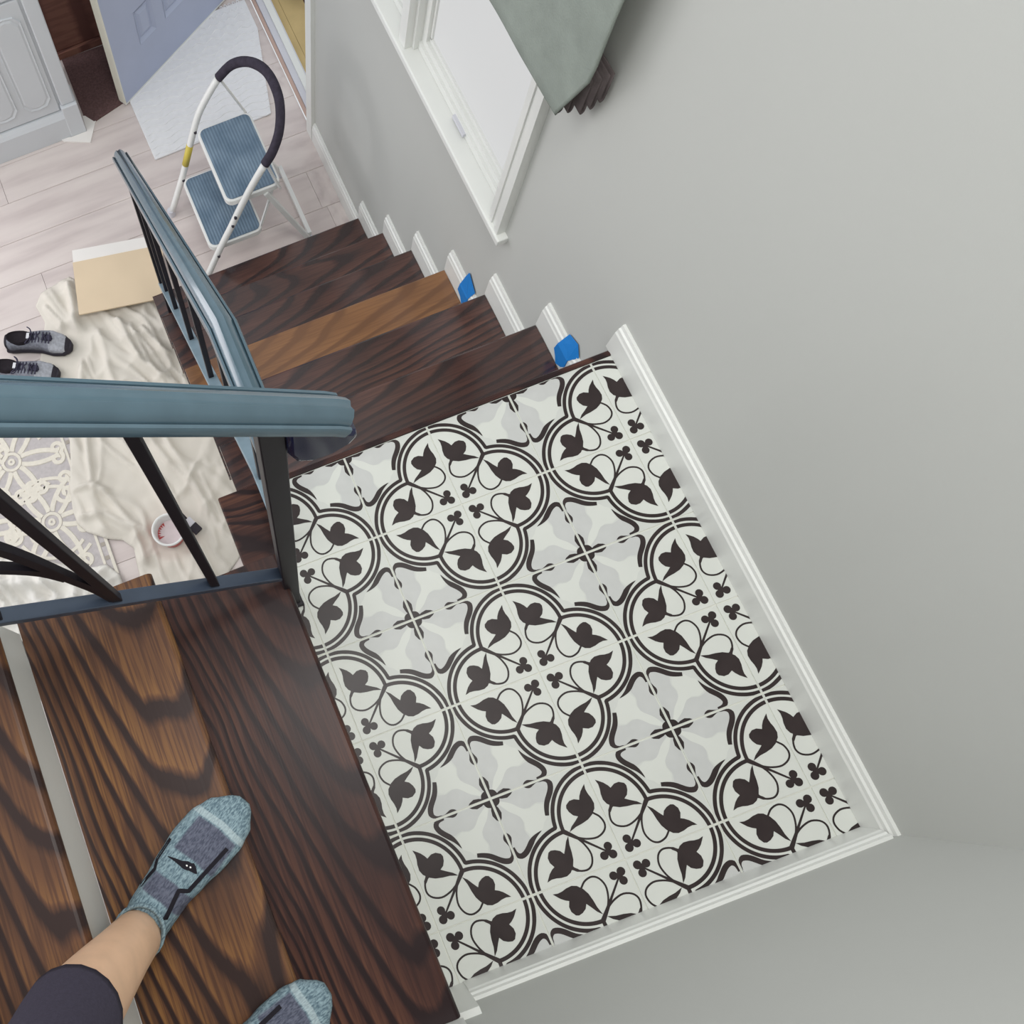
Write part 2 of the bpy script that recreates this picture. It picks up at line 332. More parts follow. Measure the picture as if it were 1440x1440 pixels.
def fillp(pts, mat, lay):
    LAYER[0] += 1; z = lay * 0.00012 + LAYER[0] * 1.5e-6
    pts = [clampu(p) for p in pts]
    b = bmesh.new(); vs_ = [b.verts.new((*tp(*p), z)) for p in pts]; b.faces.new(vs_); bmesh.ops.triangulate(b, faces=b.faces[:])
    b.verts.index_update(); tm.add([v_.co.copy() for v_ in b.verts], [[q.index for q in f.verts] if f.normal.z >= 0 else [q.index for q in f.verts][::-1] for f in b.faces], mat); b.free()
def ribbon(pts, wd, mat='ink', lay=3):
    LAYER[0] += 1; z = lay * 0.00012 + LAYER[0] * 1.5e-6
    n = len(pts); L = []; R_ = []
    for i, p in enumerate(pts):
        a = pts[max(i - 1, 0)]; b = pts[min(i + 1, n - 1)]; dx, dy = b[0] - a[0], b[1] - a[1]; l_ = math.hypot(dx, dy) or 1
        ww = wd[i] if isinstance(wd, list) else wd
        L.append(clampu((p[0] - dy / l_ * ww / 2, p[1] + dx / l_ * ww / 2))); R_.append(clampu((p[0] + dy / l_ * ww / 2, p[1] - dx / l_ * ww / 2)))
    vs_ = [(*tp(*q), z) for q in L + R_]
    tm.add(vs_, [(n + i, n + i + 1, i + 1, i) for i in range(n - 1)], mat)
def both(fn, pts, *a):
    fn(pts, *a); fn([(q[1], q[0]) for q in pts][::-1], *a)
def spl(pts, n=18): return [(p.x, p.y) for p in resample([(q[0], q[1], 0) for q in pts], n)]
# soft gray petals around the cross corner (1,1): s,t measured from that corner
def fromX(pts): return [(1 - q[0], 1 - q[1]) for q in pts]
petal = spl([(0.06, 0.04), (0.12, 0.075), (0.185, 0.125), (0.26, 0.20), (0.33, 0.215), (0.41, 0.195), (0.50, 0.215), (0.57, 0.16), (0.605, 0.08), (0.57, 0.02), (0.50, 0.005)], 30) + [(0.06, 0.005)]
outer = spl([(0.52, 0.012), (0.585, 0.02), (0.62, 0.055), (0.615, 0.10), (0.585, 0.15), (0.52, 0.225), (0.485, 0.29), (0.465, 0.35)], 20)
# pale band between outer ring and wave
arc = []
for k in range(33):
    a = math.radians(-5 + 90 * k / 32)
cc_, ro, ri, lw = 0.463, 0.512, 0.450, 0.039
def arcpts(r, n=26):
    # circle centred (0,cc_) from the v axis round to the diagonal
    out = []
    lim = None
    for k in range(200):
        a = math.pi / 2 - k * math.radians(0.8)
        u, v_ = r * math.cos(a), cc_ + r * math.sin(a)
        if u > v_: break
        out.append((u, v_))
    st = max(1, len(out) // n); o2 = out[::st]
    if o2[-1] != out[-1]: o2.append(out[-1])
    d = (out[-1][0] + out[-1][1]) / 2; o2.append((d, d)); return o2
ao = arcpts(ro + lw / 2)
pale = [(0.0, 1.0)] + [q for q in ao] + [(q[1], q[0]) for q in ao[::-1]] + [(1.0, 0.0)] + [(1.0, 1.0)]
fillp(pale, 'tile_pale', 1)
star = fromX([(0.03, 0.03), (0.20, 0.13), (0.27, 0.21), (0.33, 0.225), (0.41, 0.205), (0.475, 0.235), (0.455, 0.37), (0.40, 0.41), (0.37, 0.455), (0.235, 0.475), (0.205, 0.41), (0.225, 0.33), (0.21, 0.27), (0.13, 0.20)])
fillp(star, 'tile', 2)
both(fillp, fromX(petal), 'tile_gray', 2)
both(ribbon, arcpts(ro), lw); both(ribbon, arcpts(ri), lw)
# leaves
leaf = [(0.439, 0.375), (0.478, 0.338), (0.512, 0.285), (0.5416, 0.2437), (0.565, 0.28), (0.605, 0.303), (0.645, 0.312), (0.672, 0.302), (0.698, 0.26), (0.698, 0.215), (0.675, 0.17), (0.705, 0.155), (0.7405, 0.128), (0.772, 0.092), (0.7915, 0.068), (0.745, 0.078), (0.70, 0.074), (0.655, 0.062), (0.60, 0.058), (0.555, 0.075), (0.5125, 0.118), (0.485, 0.17), (0.47, 0.235), (0.462, 0.30)]
lcx = sum(p[0] for p in leaf) / len(leaf); lcy = sum(p[1] for p in leaf) / len(leaf); leaf = [(lcx + (p[0] - lcx) * 1.08, lcy + (p[1] - lcy) * 1.10 + 0.004) for p in leaf]
both(fillp, leaf, 'ink', 3)
loop = spl([(0.452, 0.452), (0.40, 0.405), (0.345, 0.335), (0.305, 0.255), (0.287, 0.16), (0.318, 0.075), (0.378, 0.037), (0.455, 0.05), (0.505, 0.088), (0.53, 0.115)], 30)
both(ribbon, loop, [0.04 if i < 3 else 0.03 if i < 6 else 0.019 for i in range(30)])
ribbon([(0.46, 0.46), (0.36, 0.36), (0.28, 0.28), (0.14, 0.14)], [0.05, 0.034, 0.024, 0.018])
def disc(c0, r): fillp([(c0[0] + r * math.cos(2 * math.pi * k / 14), c0[1] + r * math.sin(2 * math.pi * k / 14)) for k in range(14)], 'ink', 3)
disc((0.088, 0.088), 0.043); disc((0.102, 0.174), 0.042); disc((0.174, 0.102), 0.042); disc((0.122, 0.122), 0.036)
# cross quarter and waves
fillp(fromX(spl([(0.005, 0.005), (0.005, 0.235), (0.03, 0.215), (0.050, 0.165), (0.040, 0.110), (0.030, 0.088), (0.062, 0.075), (0.068, 0.068), (0.075, 0.062), (0.088, 0.030), (0.110, 0.040), (0.165, 0.050), (0.215, 0.03), (0.235, 0.005)], 14)), 'ink', 3)
wave = fromX(outer); both(ribbon, wave, [0.03 + 0.026 * math.sin(min(1, (i + 3) / 12) * math.pi * 0.5) if i < 14 else 0.056 * max(0.03, 1 - (i - 13) / 6.3) for i in range(20)])
both(fillp, fromX(spl([(0.360, 0.006), (0.382, 0.030), (0.42, 0.042), (0.46, 0.028), (0.505, 0.014), (0.55, 0.024), (0.58, 0.006)], 14)), 'ink', 3)
tme = tm.mesh('tile', recalc=False)
for i in range(-3, 3):
    for j in range(-3, 3):
        me = tme; cx, cy = (i + 0.5) * 0.2, (j + 0.5) * 0.2
        qx, qy = (i % 2 == 0), (j % 2 == 0)       # is the quatrefoil corner on the low side
        rot = {(True, True): 0, (False, True): 90, (False, False): 180, (True, False): 270}[(qx, qy)]
        Rm = Matrix.Rotation(math.radians(rot), 4, 'Z')
        cuts = []
        if i == -3: cuts.append(((-0.449, 0, 0), (-1, 0, 0)))
        if i == 2: cuts.append(((WX - 0.002, 0, 0), (1, 0, 0)))
        if j == -3: cuts.append(((0, BY + 0.002, 0), (0, -1, 0)))
        if cuts:
            b = bmesh.new(); b.from_mesh(tme)
            for p, nrm in cuts:
                lp = Rm.inverted() @ (Vector(p) - Vector((cx, cy, 0))); ln = Rm.inverted().to_3x3() @ Vector(nrm)
                g = b.verts[:] + b.edges[:] + b.faces[:]
                bmesh.ops.bisect_plane(b, geom=g, plane_co=lp, plane_no=ln, clear_outer=True)
            me = bpy.data.meshes.new('tile'); b.to_mesh(me); b.free()
            for m_ in tme.materials: me.materials.append(m_)
        o = bpy.data.objects.new('tile', me); C.objects.link(o); o.parent = land; o.location = (cx, cy, 0); o.rotation_euler = (0, 0, math.radians(rot))
# dark nosing strip and left wooden border of the landing
mb = MB().prism([(0.600, -0.03), (0.610, -0.03), (0.616, -0.022), (0.616, -0.008), (0.612, 0.0), (0.606, 0.003), (0.600, 0.003)], -0.44, WX - 0.002, 'x', 'oak_dark')
mb.build('nosing_strip', land, origin=(0, 0.6, 0))
mb = MB().box(-0.500, -0.404, 0.354, 0.617, -0.03, 0.0042, 'oak_dark'); mb.build('edge_board', land, origin=(-0.475, 0.48, 0), bevel=0.004)

# ---------------------------------------------------------------- treads
def tread_mesh(L, D, T=0.03):
    b = MB(); r = T / 2; prof = [(0, -T), (0, 0)]
    n = 6
    prof = [(-D, -T), (-D, 0)] + [(-r * 0.6 + r * 0.6 * math.sin(a), -r + r * math.cos(a)) for a in [math.pi * k / n for k in range(n + 1)]]
    b.prism(prof, -L / 2, L / 2, 'x', 'oak')
    return b
def place_tread(parent, L, D, loc, rot, mat):
    b = tread_mesh(L, D); b.mats = [MAT[mat]]; me = b.mesh('tread')
    o = bpy.data.objects.new('tread', me); C.objects.link(o); o.parent = parent; o.location = Vector(loc) - parent.location; o.rotation_euler = (0, 0, rot)
    return o
low = thing('staircase', (0, 1.3, FZ), 'flight of six dark oak treads descending from the tiled landing', 'stairs')
XL = -0.445
for k in range(1, 7):
    D = LOWY[k] - LOWY[k - 1] + 0.02
    place_tread(low, BX - 0.001 - XL, D, ((BX - 0.001 + XL) / 2, LOWY[k], LOWZ[k]), 0, {3: 'oak_low_warm'}.get(k, 'oak_low'))
for k in range(0, 7):
    zb = LOWZ[k + 1] if k < 6 else FZ
    MB().box(XL + 0.085, BX - 0.001, LOWY[k] - 0.035, LOWY[k] - 0.022 if k else 0.5995, zb, LOWZ[k] - 0.0305, 'trim').build('riser', low)
pts = [(0.62, -0.20)]
poly = [(0.58, -0.06), (0.58, FZ + 0.001), (1.92, FZ + 0.001), (1.92, -1.222)] + [p for k in range(6, 0, -1) for p in ((LOWY[k] - 0.03, LOWZ[k] - 0.032), (LOWY[k - 1] - 0.03, LOWZ[k] - 0.032))] 
MB().prism(poly[:4] + poly[4:-1] + [(0.58, LOWZ[1] - 0.032)], XL + 0.085, XL + 0.115, 'x', 'trim').build('stringer', low)
up = thing('staircase', (-0.9, -0.05, 0), 'upper flight with figured brown oak treads and white risers that the person stands on', 'stairs')
UPX = [-0.43 - 0.2285 * k for k in range(5)]; UPZ = [0.193 * (k + 1) for k in range(5)]
for k in range(5):
    yl, yh = -0.499, 0.397
    place_tread(up, yh - yl, 0.2485, (UPX[k], (yl + yh) / 2, UPZ[k]), -math.pi / 2, 'oak' if k in (1, 2) else 'oak_dark')
    MB().box(UPX[k] - 0.035, UPX[k] - 0.021, yl, yh - 0.02, (UPZ[k - 1] if k else 0.001), UPZ[k] - 0.0305, 'trim').build('riser', up)
st = [(-0.46, 0.002)] + [p for k in range(5) for p in ((UPX[k] - 0.03, UPZ[k] - 0.032), (UPX[k] - 0.2485, UPZ[k] - 0.032))]
MB().prism(st + [(-1.6, 0.65), (-1.6, 0.45), (-0.90, -0.15), (-0.46, -0.15)], 0.335, 0.365, 'y', 'trim').build('stringer', up)

# ---------------------------------------------------------------- baseboards
def base_prof(t=0.015, H=0.09):   # (out from wall, up)
    return [(0, 0), (t, 0), (t, H * 0.70), (t * 0.86, H * 0.76), (t * 0.80, H * 0.86), (t * 0.55, H * 0.90), (t * 0.45, H), (0, H)]
bp_ = base_prof()
def base_x(y0, y1, z, name, label, H=0.09):
    pr_ = [(WX - a, z + b) for a, b in base_prof(0.015, H)]
    return S(MB().prism(pr_, y0, y1, 'y', 'trim').build(name), label, 'baseboard')
base_x(BY + 0.0005, 0.625, 0.0005, 'baseboard_right', 'white baseboard along the tiled landing below the gray window wall', 0.085)
names = ['just below the tiled landing, with a torn blue tape patch', 'on the second tread down, without any tape', 'on the third tread down, with a small blue tape patch', 'on the fourth tread down from the landing', 'on the fifth tread down from the landing', 'on the lowest tread beside the entry floor']
for k in range(1, 7):
    base_x(LOWY[k - 1] + (0.017 if k == 1 else 0.001), LOWY[k] - 0.002, LOWZ[k] + 0.0005, 'baseboard_right', 'short white baseboard piece ' + names[k - 1], 0.092)
base_x(LOWY[6] + 0.002, dy0 - 0.06, FZ, 'baseboard_right', 'white baseboard at the entry floor beside the doorway', 0.092)
mb = MB(); prb = [(BY + a, b) for a, b in base_prof(0.015, 0.085)]
mb.prism([(p[0], p[1] + 0.0005) for p in prb], -0.392, BX - 0.0005, 'x', 'trim')
mb.box(-0.452, -0.392, BY, BY + 0.013, 0.0005, 0.16, 'trim')
S(mb.build('baseboard_back'), 'white baseboard along the wall at the back edge of the tiles', 'baseboard')
for k in range(3):
    pr_ = [(BY + a, UPZ[k] + 0.0005 + b) for a, b in base_prof(0.0155, 0.092)]
    mb = MB().prism(pr_, UPX[k] - 0.207, UPX[k] + 0.002, 'x', 'trim')
    S(mb.build('baseboard_back'), 'white baseboard piece on the %s tread of the upper stairs' % ('first', 'second', 'third')[k], 'baseboard')

# ---------------------------------------------------------------- painter's tape
def tape(pts, z_, label):
    mb = MB(); n = len(pts); t = 0.0012
    mb.prism(pts, BX - 0.0032, BX - 0.0002, 'x', 'tape')
    return tag(mb.build('painters_tape'), label, 'tape', 'blue tape patches')
def tape2(lo, hi, label):
    o = tape(lo, 0, label); mb = MB()
    n = len(hi); vs_ = [(BX - 0.0035 + (WX - BX) * t, y, z) for y, z, t in hi] + [(BX - 0.0025 + (WX - BX) * t, y, z) for y, z, t in hi]
    mb.add(vs_, [tuple(range(n)), tuple(range(2 * n - 1, n - 1, -1))] + [(i, (i + 1) % n, n + (i + 1) % n, n + i) for i in range(n)], 'tape'); mb.build('folded_flap', o)
tape2([(0.745, -0.186), (0.692, -0.186), (0.690, -0.215), (0.700, -0.232), (0.720, -0.246), (0.732, -0.230), (0.748, -0.215)], [(0.745, -0.1865, 0), (0.692, -0.1865, 0), (0.676, -0.155, 0.95), (0.700, -0.128, 0.95), (0.738, -0.140, 0.95)], 'torn blue tape patch on the baseboard piece beside the landing edge')
tape2([(1.192, -0.570), (1.135, -0.570), (1.132, -0.59), (1.15, -0.605), (1.152, -0.630), (1.172, -0.608), (1.195, -0.60)], [(1.192, -0.5705, 0), (1.135, -0.5705, 0), (1.125, -0.53, 0.9), (1.18, -0.50, 0.9), (1.19, -0.53, 0.9)], 'small blue tape patch on the baseboard piece two treads further down')

# ---------------------------------------------------------------- railings
capprof = [(-0.026, -0.014), (-0.026, -0.005), (-0.0240, -0.0015), (-0.0205, -0.0012), (-0.0192, -0.0045), (-0.0178, 0.0005), (-0.013, 0.0065), (-0.006, 0.0108), (0.0, 0.0085), (0.006, 0.0108), (0.013, 0.0065), (0.0178, 0.0005), (0.0192, -0.0045), (0.0205, -0.0012), (0.0240, -0.0015), (0.026, -0.005), (0.026, -0.014)]
YA = 0.336
railA = thing('stair_railing', (-0.43, YA, 0.0), 'blue gray capped railing crossing above the drop cloth beside the upper stairs', 'railing')
sl = 0.905
def zc(x): return 0.985 + (-0.42 - x) * sl      # cap centre height
pathA = [(-1.35, YA, zc(-1.35)), (-0.352, YA, zc(-0.352)), (-0.338, YA, zc(-0.338) - 0.003)]
smooth_auto(MB().sweep(pathA, capprof, 'rail').build('handrail', railA), 50)
# rounded drop under the end of the cap
wedge = [(-0.4135, zc(-0.4135) - 0.014), (-0.332, zc(-0.332) - 0.016), (-0.329, 0.878), (-0.338, 0.862), (-0.36, 0.850), (-0.387, 0.853), (-0.405, 0.868), (-0.4135, 0.895)]
smooth_auto(MB().prism(wedge, YA - 0.023, YA + 0.023, 'y', 'navy').build('end_block', railA, bevel=0.006))
MB().box(-0.4435, -0.4125, YA - 0.0135, YA + 0.0135, 0.0, zc(-0.428) - 0.018, 'iron').build('newel_post', railA, bevel=0.002)
MB().box(-0.449, -0.407, YA - 0.021, YA + 0.021, 0.0005, 0.012, 'iron').build('foot_plate', railA, bevel=0.002)
def zb(x): return 0.262 + (-0.43 - x) * 0.93
MB().bar((-1.35, YA, zb(-1.35)), (-0.4405, YA, zb(-0.4405)), 0.024, 0.016, 'slate_sheen').build('bottom_rail', railA, bevel=0.002)
for x in (-0.560, -0.706, -0.852, -0.998, -1.144, -1.29):
    MB().box(x - 0.0075, x + 0.0075, YA - 0.0075, YA + 0.0075, zb(x) + 0.004, zc(x) - 0.012, 'iron').build('baluster', railA, bevel=0.0015)
for x0 in (-0.706, -0.998):
    f = x0 + 0.706; zo = zb(x0) - zb(-0.706)
    p1 = resample([(x0 - 0.004, YA, zb(x0) + 0.012), (x0 - 0.010, YA, 0.62 + zo), (x0 - 0.023, YA, 0.715 + zo), (x0 - 0.042, YA, 0.86 + zo), (x0 - 0.075, YA, 1.02 + zo)], 14)
    MB().sweep(p1, [(-0.006, -0.006), (0.006, -0.006), (0.006, 0.006), (-0.006, 0.006)], 'iron', up=(0, 1, 0)).build('scroll_bar', railA)
    p2 = resample([(x0 - 0.025, YA, 0.715 + zo), (x0 - 0.040, YA, 0.775 + zo), (x0 - 0.070, YA, 0.835 + zo), (x0 - 0.115, YA, 0.90 + zo)], 10)
    MB().sweep(p2, [(-0.006, -0.006), (0.006, -0.006), (0.006, 0.006), (-0.006, 0.006)], 'iron', up=(0, 1, 0)).build('scroll_bar', railA)

XB = -0.394
railB = thing('stair_railing', (XB, 1.2, -0.5), 'sloping blue gray capped railing along the open side of the lower stairs', 'railing')
capB = [(a * 1.0, b * 1.15) for a, b in capprof]
def zB(y): return 0.552 if y < 0.70 else 0.552 - (y - 0.70) * 0.789
pathB = [(XB, 0.455, 0.552), (XB, 0.70, 0.552), (XB, 1.975, zB(1.975)), (XB, 1.99, zB(1.99) - 0.004)]
smooth_auto(MB().sweep(pathB, capB, 'rail').build('handrail', railB), 50)
def zbB(y): return 0.075 if y < 0.62 else 0.075 - (y - 0.62) * 0.870
MB().sweep([(XB, 0.48, 0.075), (XB, 0.62, 0.075), (XB, 1.86, zbB(1.86))], [(-0.016, -0.008), (0.016, -0.008), (0.016, 0.008), (-0.016, 0.008)], 'rail_pale').build('bottom_rail', railB, bevel=0.002)
MB().box(XB - 0.0125, XB + 0.0125, 1.848, 1.873, LOWZ[6], zB(1.86) - 0.014, 'iron').build('newel_post', railB, bevel=0.002)
for y in (0.60, 0.80, 1.06, 1.32, 1.58, 1.76):
    MB().box(XB - 0.0075, XB + 0.0075, y - 0.0075, y + 0.0075, zbB(y) + 0.004, zB(y) - 0.012, 'iron').build('baluster', railB, bevel=0.0015)
MB().box(XB - 0.022, XB + 0.004, 0.457, 0.483, 0.005, 0.542, 'rail').build('newel_post', railB, bevel=0.002)

# ---------------------------------------------------------------- window and shade
win = S(MB().box(0.435, 0.512, 1.075, 2.43, -0.222, -0.200, 'trim').build('window_1', bevel=0.004), 'white framed window glowing with daylight in the gray wall', 'window')
def part(mb, name, par, **k): return mb.build(name, par, **k)
part(MB().box(0.4475, WX, 1.095, 1.160, -0.1995, 1.33, 'trim').box(0.440, 0.4475, 1.095, 1.112, -0.1995, 1.33, 'trim').box(0.443, 0.4475, 1.135, 1.148, -0.1995, 1.33, 'trim'), 'casing', win)
part(MB().box(0.4475, WX, 2.37, 2.435, -0.1995, 1.33, 'trim'), 'casing', win)
part(MB().box(WX, 0.53, 1.160, 1.172, -0.1995, 1.25, 'trim'), 'jamb', win)
part(MB().box(WX, 0.53, 2.358, 2.37, -0.1995, 1.25, 'trim'), 'jamb', win)
part(MB().box(0.448, 0.535, 1.735, 1.775, -0.1995, 1.25, 'trim').box(0.470, 0.535, 1.722, 1.788, -0.1995, 1.25, 'trim'), 'mullion', win)
for a, b in ((1.172, 1.722), (1.788, 2.358)):
    f = 0.026
    mb = MB().box(0.492, 0.525, a, b, -0.1995, -0.160, 'trim').box(0.484, 0.492, a, b, -0.1995, -0.178, 'trim').box(0.492, 0.525, a, a + f, -0.16, 1.25, 'trim').box(0.492, 0.525, b - f, b, -0.16, 1.25, 'trim').box(0.492, 0.525, a + f, b - f, 1.2, 1.25, 'trim')
    mb.box(0.502, 0.515, a + f, a + f + 0.01, -0.15, 1.2, 'trim').box(0.502, 0.515, b - f - 0.01, b - f, -0.15, 1.2, 'trim').box(0.502, 0.515, a + f, b - f, -0.16, -0.148, 'trim')
    sa = part(mb, 'sash', win)
    MB().box(0.508, 0.511, a + f, b - f, -0.155, 1.2, 'glass').build('pane', sa)
MB().box(0.476, 0.484, 1.40, 1.47, -0.193, -0.184, 'metal').build('crank_cover', win)

sh = thing('roman_shade', (0.43, 1.7, 0.32), 'gray green roman shade with stacked folds hanging over the window', 'shade')
def sheet_rib(prof, y0, y1, ny, mat, th=0.004, wav=0.003):
    mb = MB(); n = len(prof); vs_ = []
    for i in range(ny + 1):
        y = y0 + (y1 - y0) * i / ny
        for j, (x, z) in enumerate(prof): vs_.append((x + wav * noise.noise(Vector((y * 9, z * 5, 0))), y, z + wav * 1.5 * noise.noise(Vector((y * 5, z * 3, 4)))))
    mb.add(vs_, [(i * n + j, i * n + j + 1, (i + 1) * n + j + 1, (i + 1) * n + j) for i in range(ny) for j in range(n - 1)], mat)
    return mb
def solid(o, t):
    m_ = o.modifiers.new('solid', 'SOLIDIFY'); m_.thickness = t; m_.offset = 0; return o
mb = MB(); zs_ = [1.34, 1.2, 1.05, 0.92, 0.82, 0.74, 0.66, 0.60, 0.55, 0.50, 0.46, 0.42, 0.385, 0.355, 0.332, 0.322]; ny = 60; vs_ = []
for z in zs_:
    ya = 0.935 + max(0, 0.47 - z) * 0.44
    for i in range(ny + 1):
        y = ya + (2.46 - ya) * (i / ny) ** 1.3
        vs_.append((0.396 + 0.004 * noise.noise(Vector((y * 7, z * 2.5, 0))) + 0.006 * noise.noise(Vector((y * 2.5, z * 6, 3))) + (0.03 if z > 1.3 else 0) + (0.006 if z < 0.33 else 0), y, z))
mb.add(vs_, [(r_ * (ny + 1) + i, r_ * (ny + 1) + i + 1, (r_ + 1) * (ny + 1) + i + 1, (r_ + 1) * (ny + 1) + i) for r_ in range(len(zs_) - 1) for i in range(ny)], 'shade')
o = mb.build('front_panel', sh, smooth=True); solid(o, 0.005)
for q, (xa, xb, zt, zb_, y0) in enumerate([(0.402, 0.413, 0.42, 0.326, 1.000), (0.414, 0.424, 0.42, 0.336, 0.985), (0.425, 0.434, 0.43, 0.350, 0.962), (0.435, 0.443, 0.44, 0.368, 0.952), (0.444, 0.453, 0.45, 0.388, 0.945)]):
    pr_ = [(xb, zt), (xb, zb_ + 0.02)] + [((xa + xb) / 2 + (xb - xa) / 2 * math.cos(a), zb_ + 0.008 - 0.008 * math.sin(a)) for a in [math.pi * k / 6 for k in range(7)]] + [(xa, zb_ + 0.03), (xa, zt)]
    o = sheet_rib(pr_, y0, 2.46, 40, 'shade_fold', wav=0.0012).build('fold', sh, smooth=True); solid(o, 0.003)
MB().box(0.425, 0.462, 0.97, 2.45, 1.32, 1.36, 'trim').build('head_rail', sh)

# ---------------------------------------------------------------- entry doorway in right wall
d1 = S(MB().box(0.484, 0.548, dy0 + 0.001, dy1 - 0.001, FZ - 0.009, FZ + 0.014, 'metal').build('door_1', bevel=0.003), 'entry doorway with metal sill and white casing at the end of the gray wall', 'doorway')
MB().box(0.448, WX, dy0 - 0.058, dy0 - 0.001, FZ, dz1 + 0.06, 'trim').box(WX - 0.001, X1 + 0.02, dy0 + 0.001, dy0 + 0.016, FZ + 0.0145, dz1, 'trim').build('casing', d1)
MB().box(0.448, WX, dy1 + 0.001, dy1 + 0.06, FZ, dz1 + 0.06, 'trim').box(WX - 0.001, X1 + 0.02, dy1 - 0.016, dy1 - 0.001, FZ + 0.0145, dz1, 'trim').build('casing', d1)
MB().box(0.468, 0.4835, dy0 + 0.017, dy1 - 0.017, FZ + 0.0002, FZ + 0.010, 'reducer').build('floor_reducer', d1, bevel=0.003)
MB().box(0.512, 0.540, dy0 + 0.017, dy1 - 0.017, FZ + 0.0145, FZ + 0.019, 'trim').build('sill_plate', d1)
S(MB().box(0.5485, 0.5845, dy0 + 0.001, dy1 - 0.001, FZ - 0.1, FZ - 0.012, 'deck').box(0.586, 1.8, 2.2, 4.4, FZ - 0.1, FZ - 0.012, 'deck').build('floor_porch'), 'tan boards outside the entry doorway', 'floor')
gp = thing('garland', (0.66, 3.20, FZ - 0.012), 'gray green leafy sprig with a brown twig outside the doorway', 'greenery')
mb = MB(); rr = random.Random(3)
for k in range(26):
    a = rr.random() * 6.28; e = rr.random() * 1.2; L = 0.05 + 0.05 * rr.random(); p = Vector((0.68, 3.22, FZ - 0.005)) + Vector((rr.uniform(-.02, .03), rr.uniform(-.03, .12), rr.uniform(0, .05)))
    d = Vector((math.cos(a) * math.cos(e), math.sin(a) * math.cos(e), math.sin(e))); s_ = d.cross(Vector((0, 0, 1))).normalized() * 0.012; mp = p + d * L * 0.5
    mb.add([p, mp + s_, p + d * L, mp - s_, mp + Vector((0, 0, 0.004))], [(0, 1, 4), (1, 2, 4), (2, 3, 4), (3, 0, 4)], 'green')
mb.build('leaves', gp)
MB().tube([(0.67, 3.25, FZ + 0.01), (0.675, 3.18, FZ + 0.03), (0.69, 3.11, FZ)], 0.006, 'twig', 8).build('twig', gp, smooth=True)

# ---------------------------------------------------------------- slate blue panel door standing open
A = Vector((-0.24, 2.962, FZ + 0.016)); dd = Vector((0.61, 0.35, 0)).normalized(); nn = Vector((-dd.y, dd.x, 0))
d2 = thing('door_2', A, 'open slate blue panel door with a cream edge standing over the white mat', 'door', None, 'structure')
def DP(s_, z, t): return A + dd * s_ + nn * t + Vector((0, 0, z))
def dbox(mb, s0, s1, z0, z1, t0, t1, mat):
    vs_ = [DP(s, z, t) for z in (z0, z1) for t in (t0, t1) for s in (s0, s1)]
    return mb.add(vs_, [(0, 2, 3, 1), (4, 5, 7, 6), (0, 1, 5, 4), (2, 6, 7, 3), (0, 4, 6, 2), (1, 3, 7, 5)], mat)
DW, DH, DT = 0.80, 2.0, 0.040
cols = [(0.158, 0.262), (0.322, 0.47), (0.53, 0.64)]; zs = [(0.18, 0.33), (0.45, 1.05), (1.20, 1.80)]
mb = MB()
s_edges = [0.004] + [v for c_ in cols for v in c_] + [DW]; z_edges = [0] + [v for c_ in zs for v in c_] + [DH]
for a in range(len(s_edges) - 1):
    for b in range(len(z_edges) - 1):
        if a % 2 == 1 and b % 2 == 1: dbox(mb, s_edges[a], s_edges[a + 1], z_edges[b], z_edges[b + 1], 0.012, DT, 'door')
        else: dbox(mb, s_edges[a], s_edges[a + 1], z_edges[b], z_edges[b + 1], 0, DT, 'door')
mb.build('slab', d2)
me_ = MB(); dbox(me_, -0.002, 0.004, 0, DH, 0.0, DT, 'cream'); me_.build('edge_strip', d2)
me_ = MB(); dbox(me_, 0.0, DW, -0.008, 0.0, 0.0, DT, 'trim'); me_.build('door_sweep', d2)
for c_ in cols:
    for z_ in zs:
        pb = MB(); b_ = 0.016
        o4 = [(c_[0], z_[0]), (c_[1], z_[0]), (c_[1], z_[1]), (c_[0], z_[1])]; i4 = [(c_[0] + b_, z_[0] + b_), (c_[1] - b_, z_[0] + b_), (c_[1] - b_, z_[1] - b_), (c_[0] + b_, z_[1] - b_)]
        j4 = [(c_[0] + 2 * b_, z_[0] + 2 * b_), (c_[1] - 2 * b_, z_[0] + 2 * b_), (c_[1] - 2 * b_, z_[1] - 2 * b_), (c_[0] + 2 * b_, z_[1] - 2 * b_)]
        vs_ = [DP(*p, -0.001) for p in o4] + [DP(*p, 0.010) for p in i4] + [DP(*p, 0.003) for p in j4]
        pb.add(vs_, [(k, (k + 1) % 4, 4 + (k + 1) % 4, 4 + k) for k in range(4)] + [(4 + k, 4 + (k + 1) % 4, 8 + (k + 1) % 4, 8 + k) for k in range(4)] + [(8, 9, 10, 11)], 'door')
        pb.build('raised_panel', d2)

# ---------------------------------------------------------------- gray white panelled cabinet
cb = thing('cabinet', (-0.9, 3.0, FZ), 'tall gray white cabinet with raised arched panels and base moulding', 'cabinet')
MB().box(-1.42, -0.4735, 2.945, 3.29, FZ + 0.001, 0.15, 'cab').build('body', cb)
mb = MB().prism([(2.915, FZ + 0.001), (2.915, FZ + 0.105), (2.922, FZ + 0.118), (2.93, FZ + 0.13), (2.945, FZ + 0.13), (2.945, FZ + 0.001)], -1.42, -0.512, 'x', 'cab'); mb.build('base_moulding', cb)
MB().box(-0.512, -0.452, 2.925, 3.01, FZ + 0.16, 0.15, 'cab').build('corner_post', cb, bevel=0.006)
MB().box(-0.518, -0.446, 2.912, 3.02, FZ + 0.001, FZ + 0.16, 'cab').build('post_base', cb, bevel=0.004)
dr = MB().box(-0.87, -0.524, 2.936, 2.9445, FZ + 0.135, FZ + 0.655, 'cab').build('door', cb, bevel=0.002)
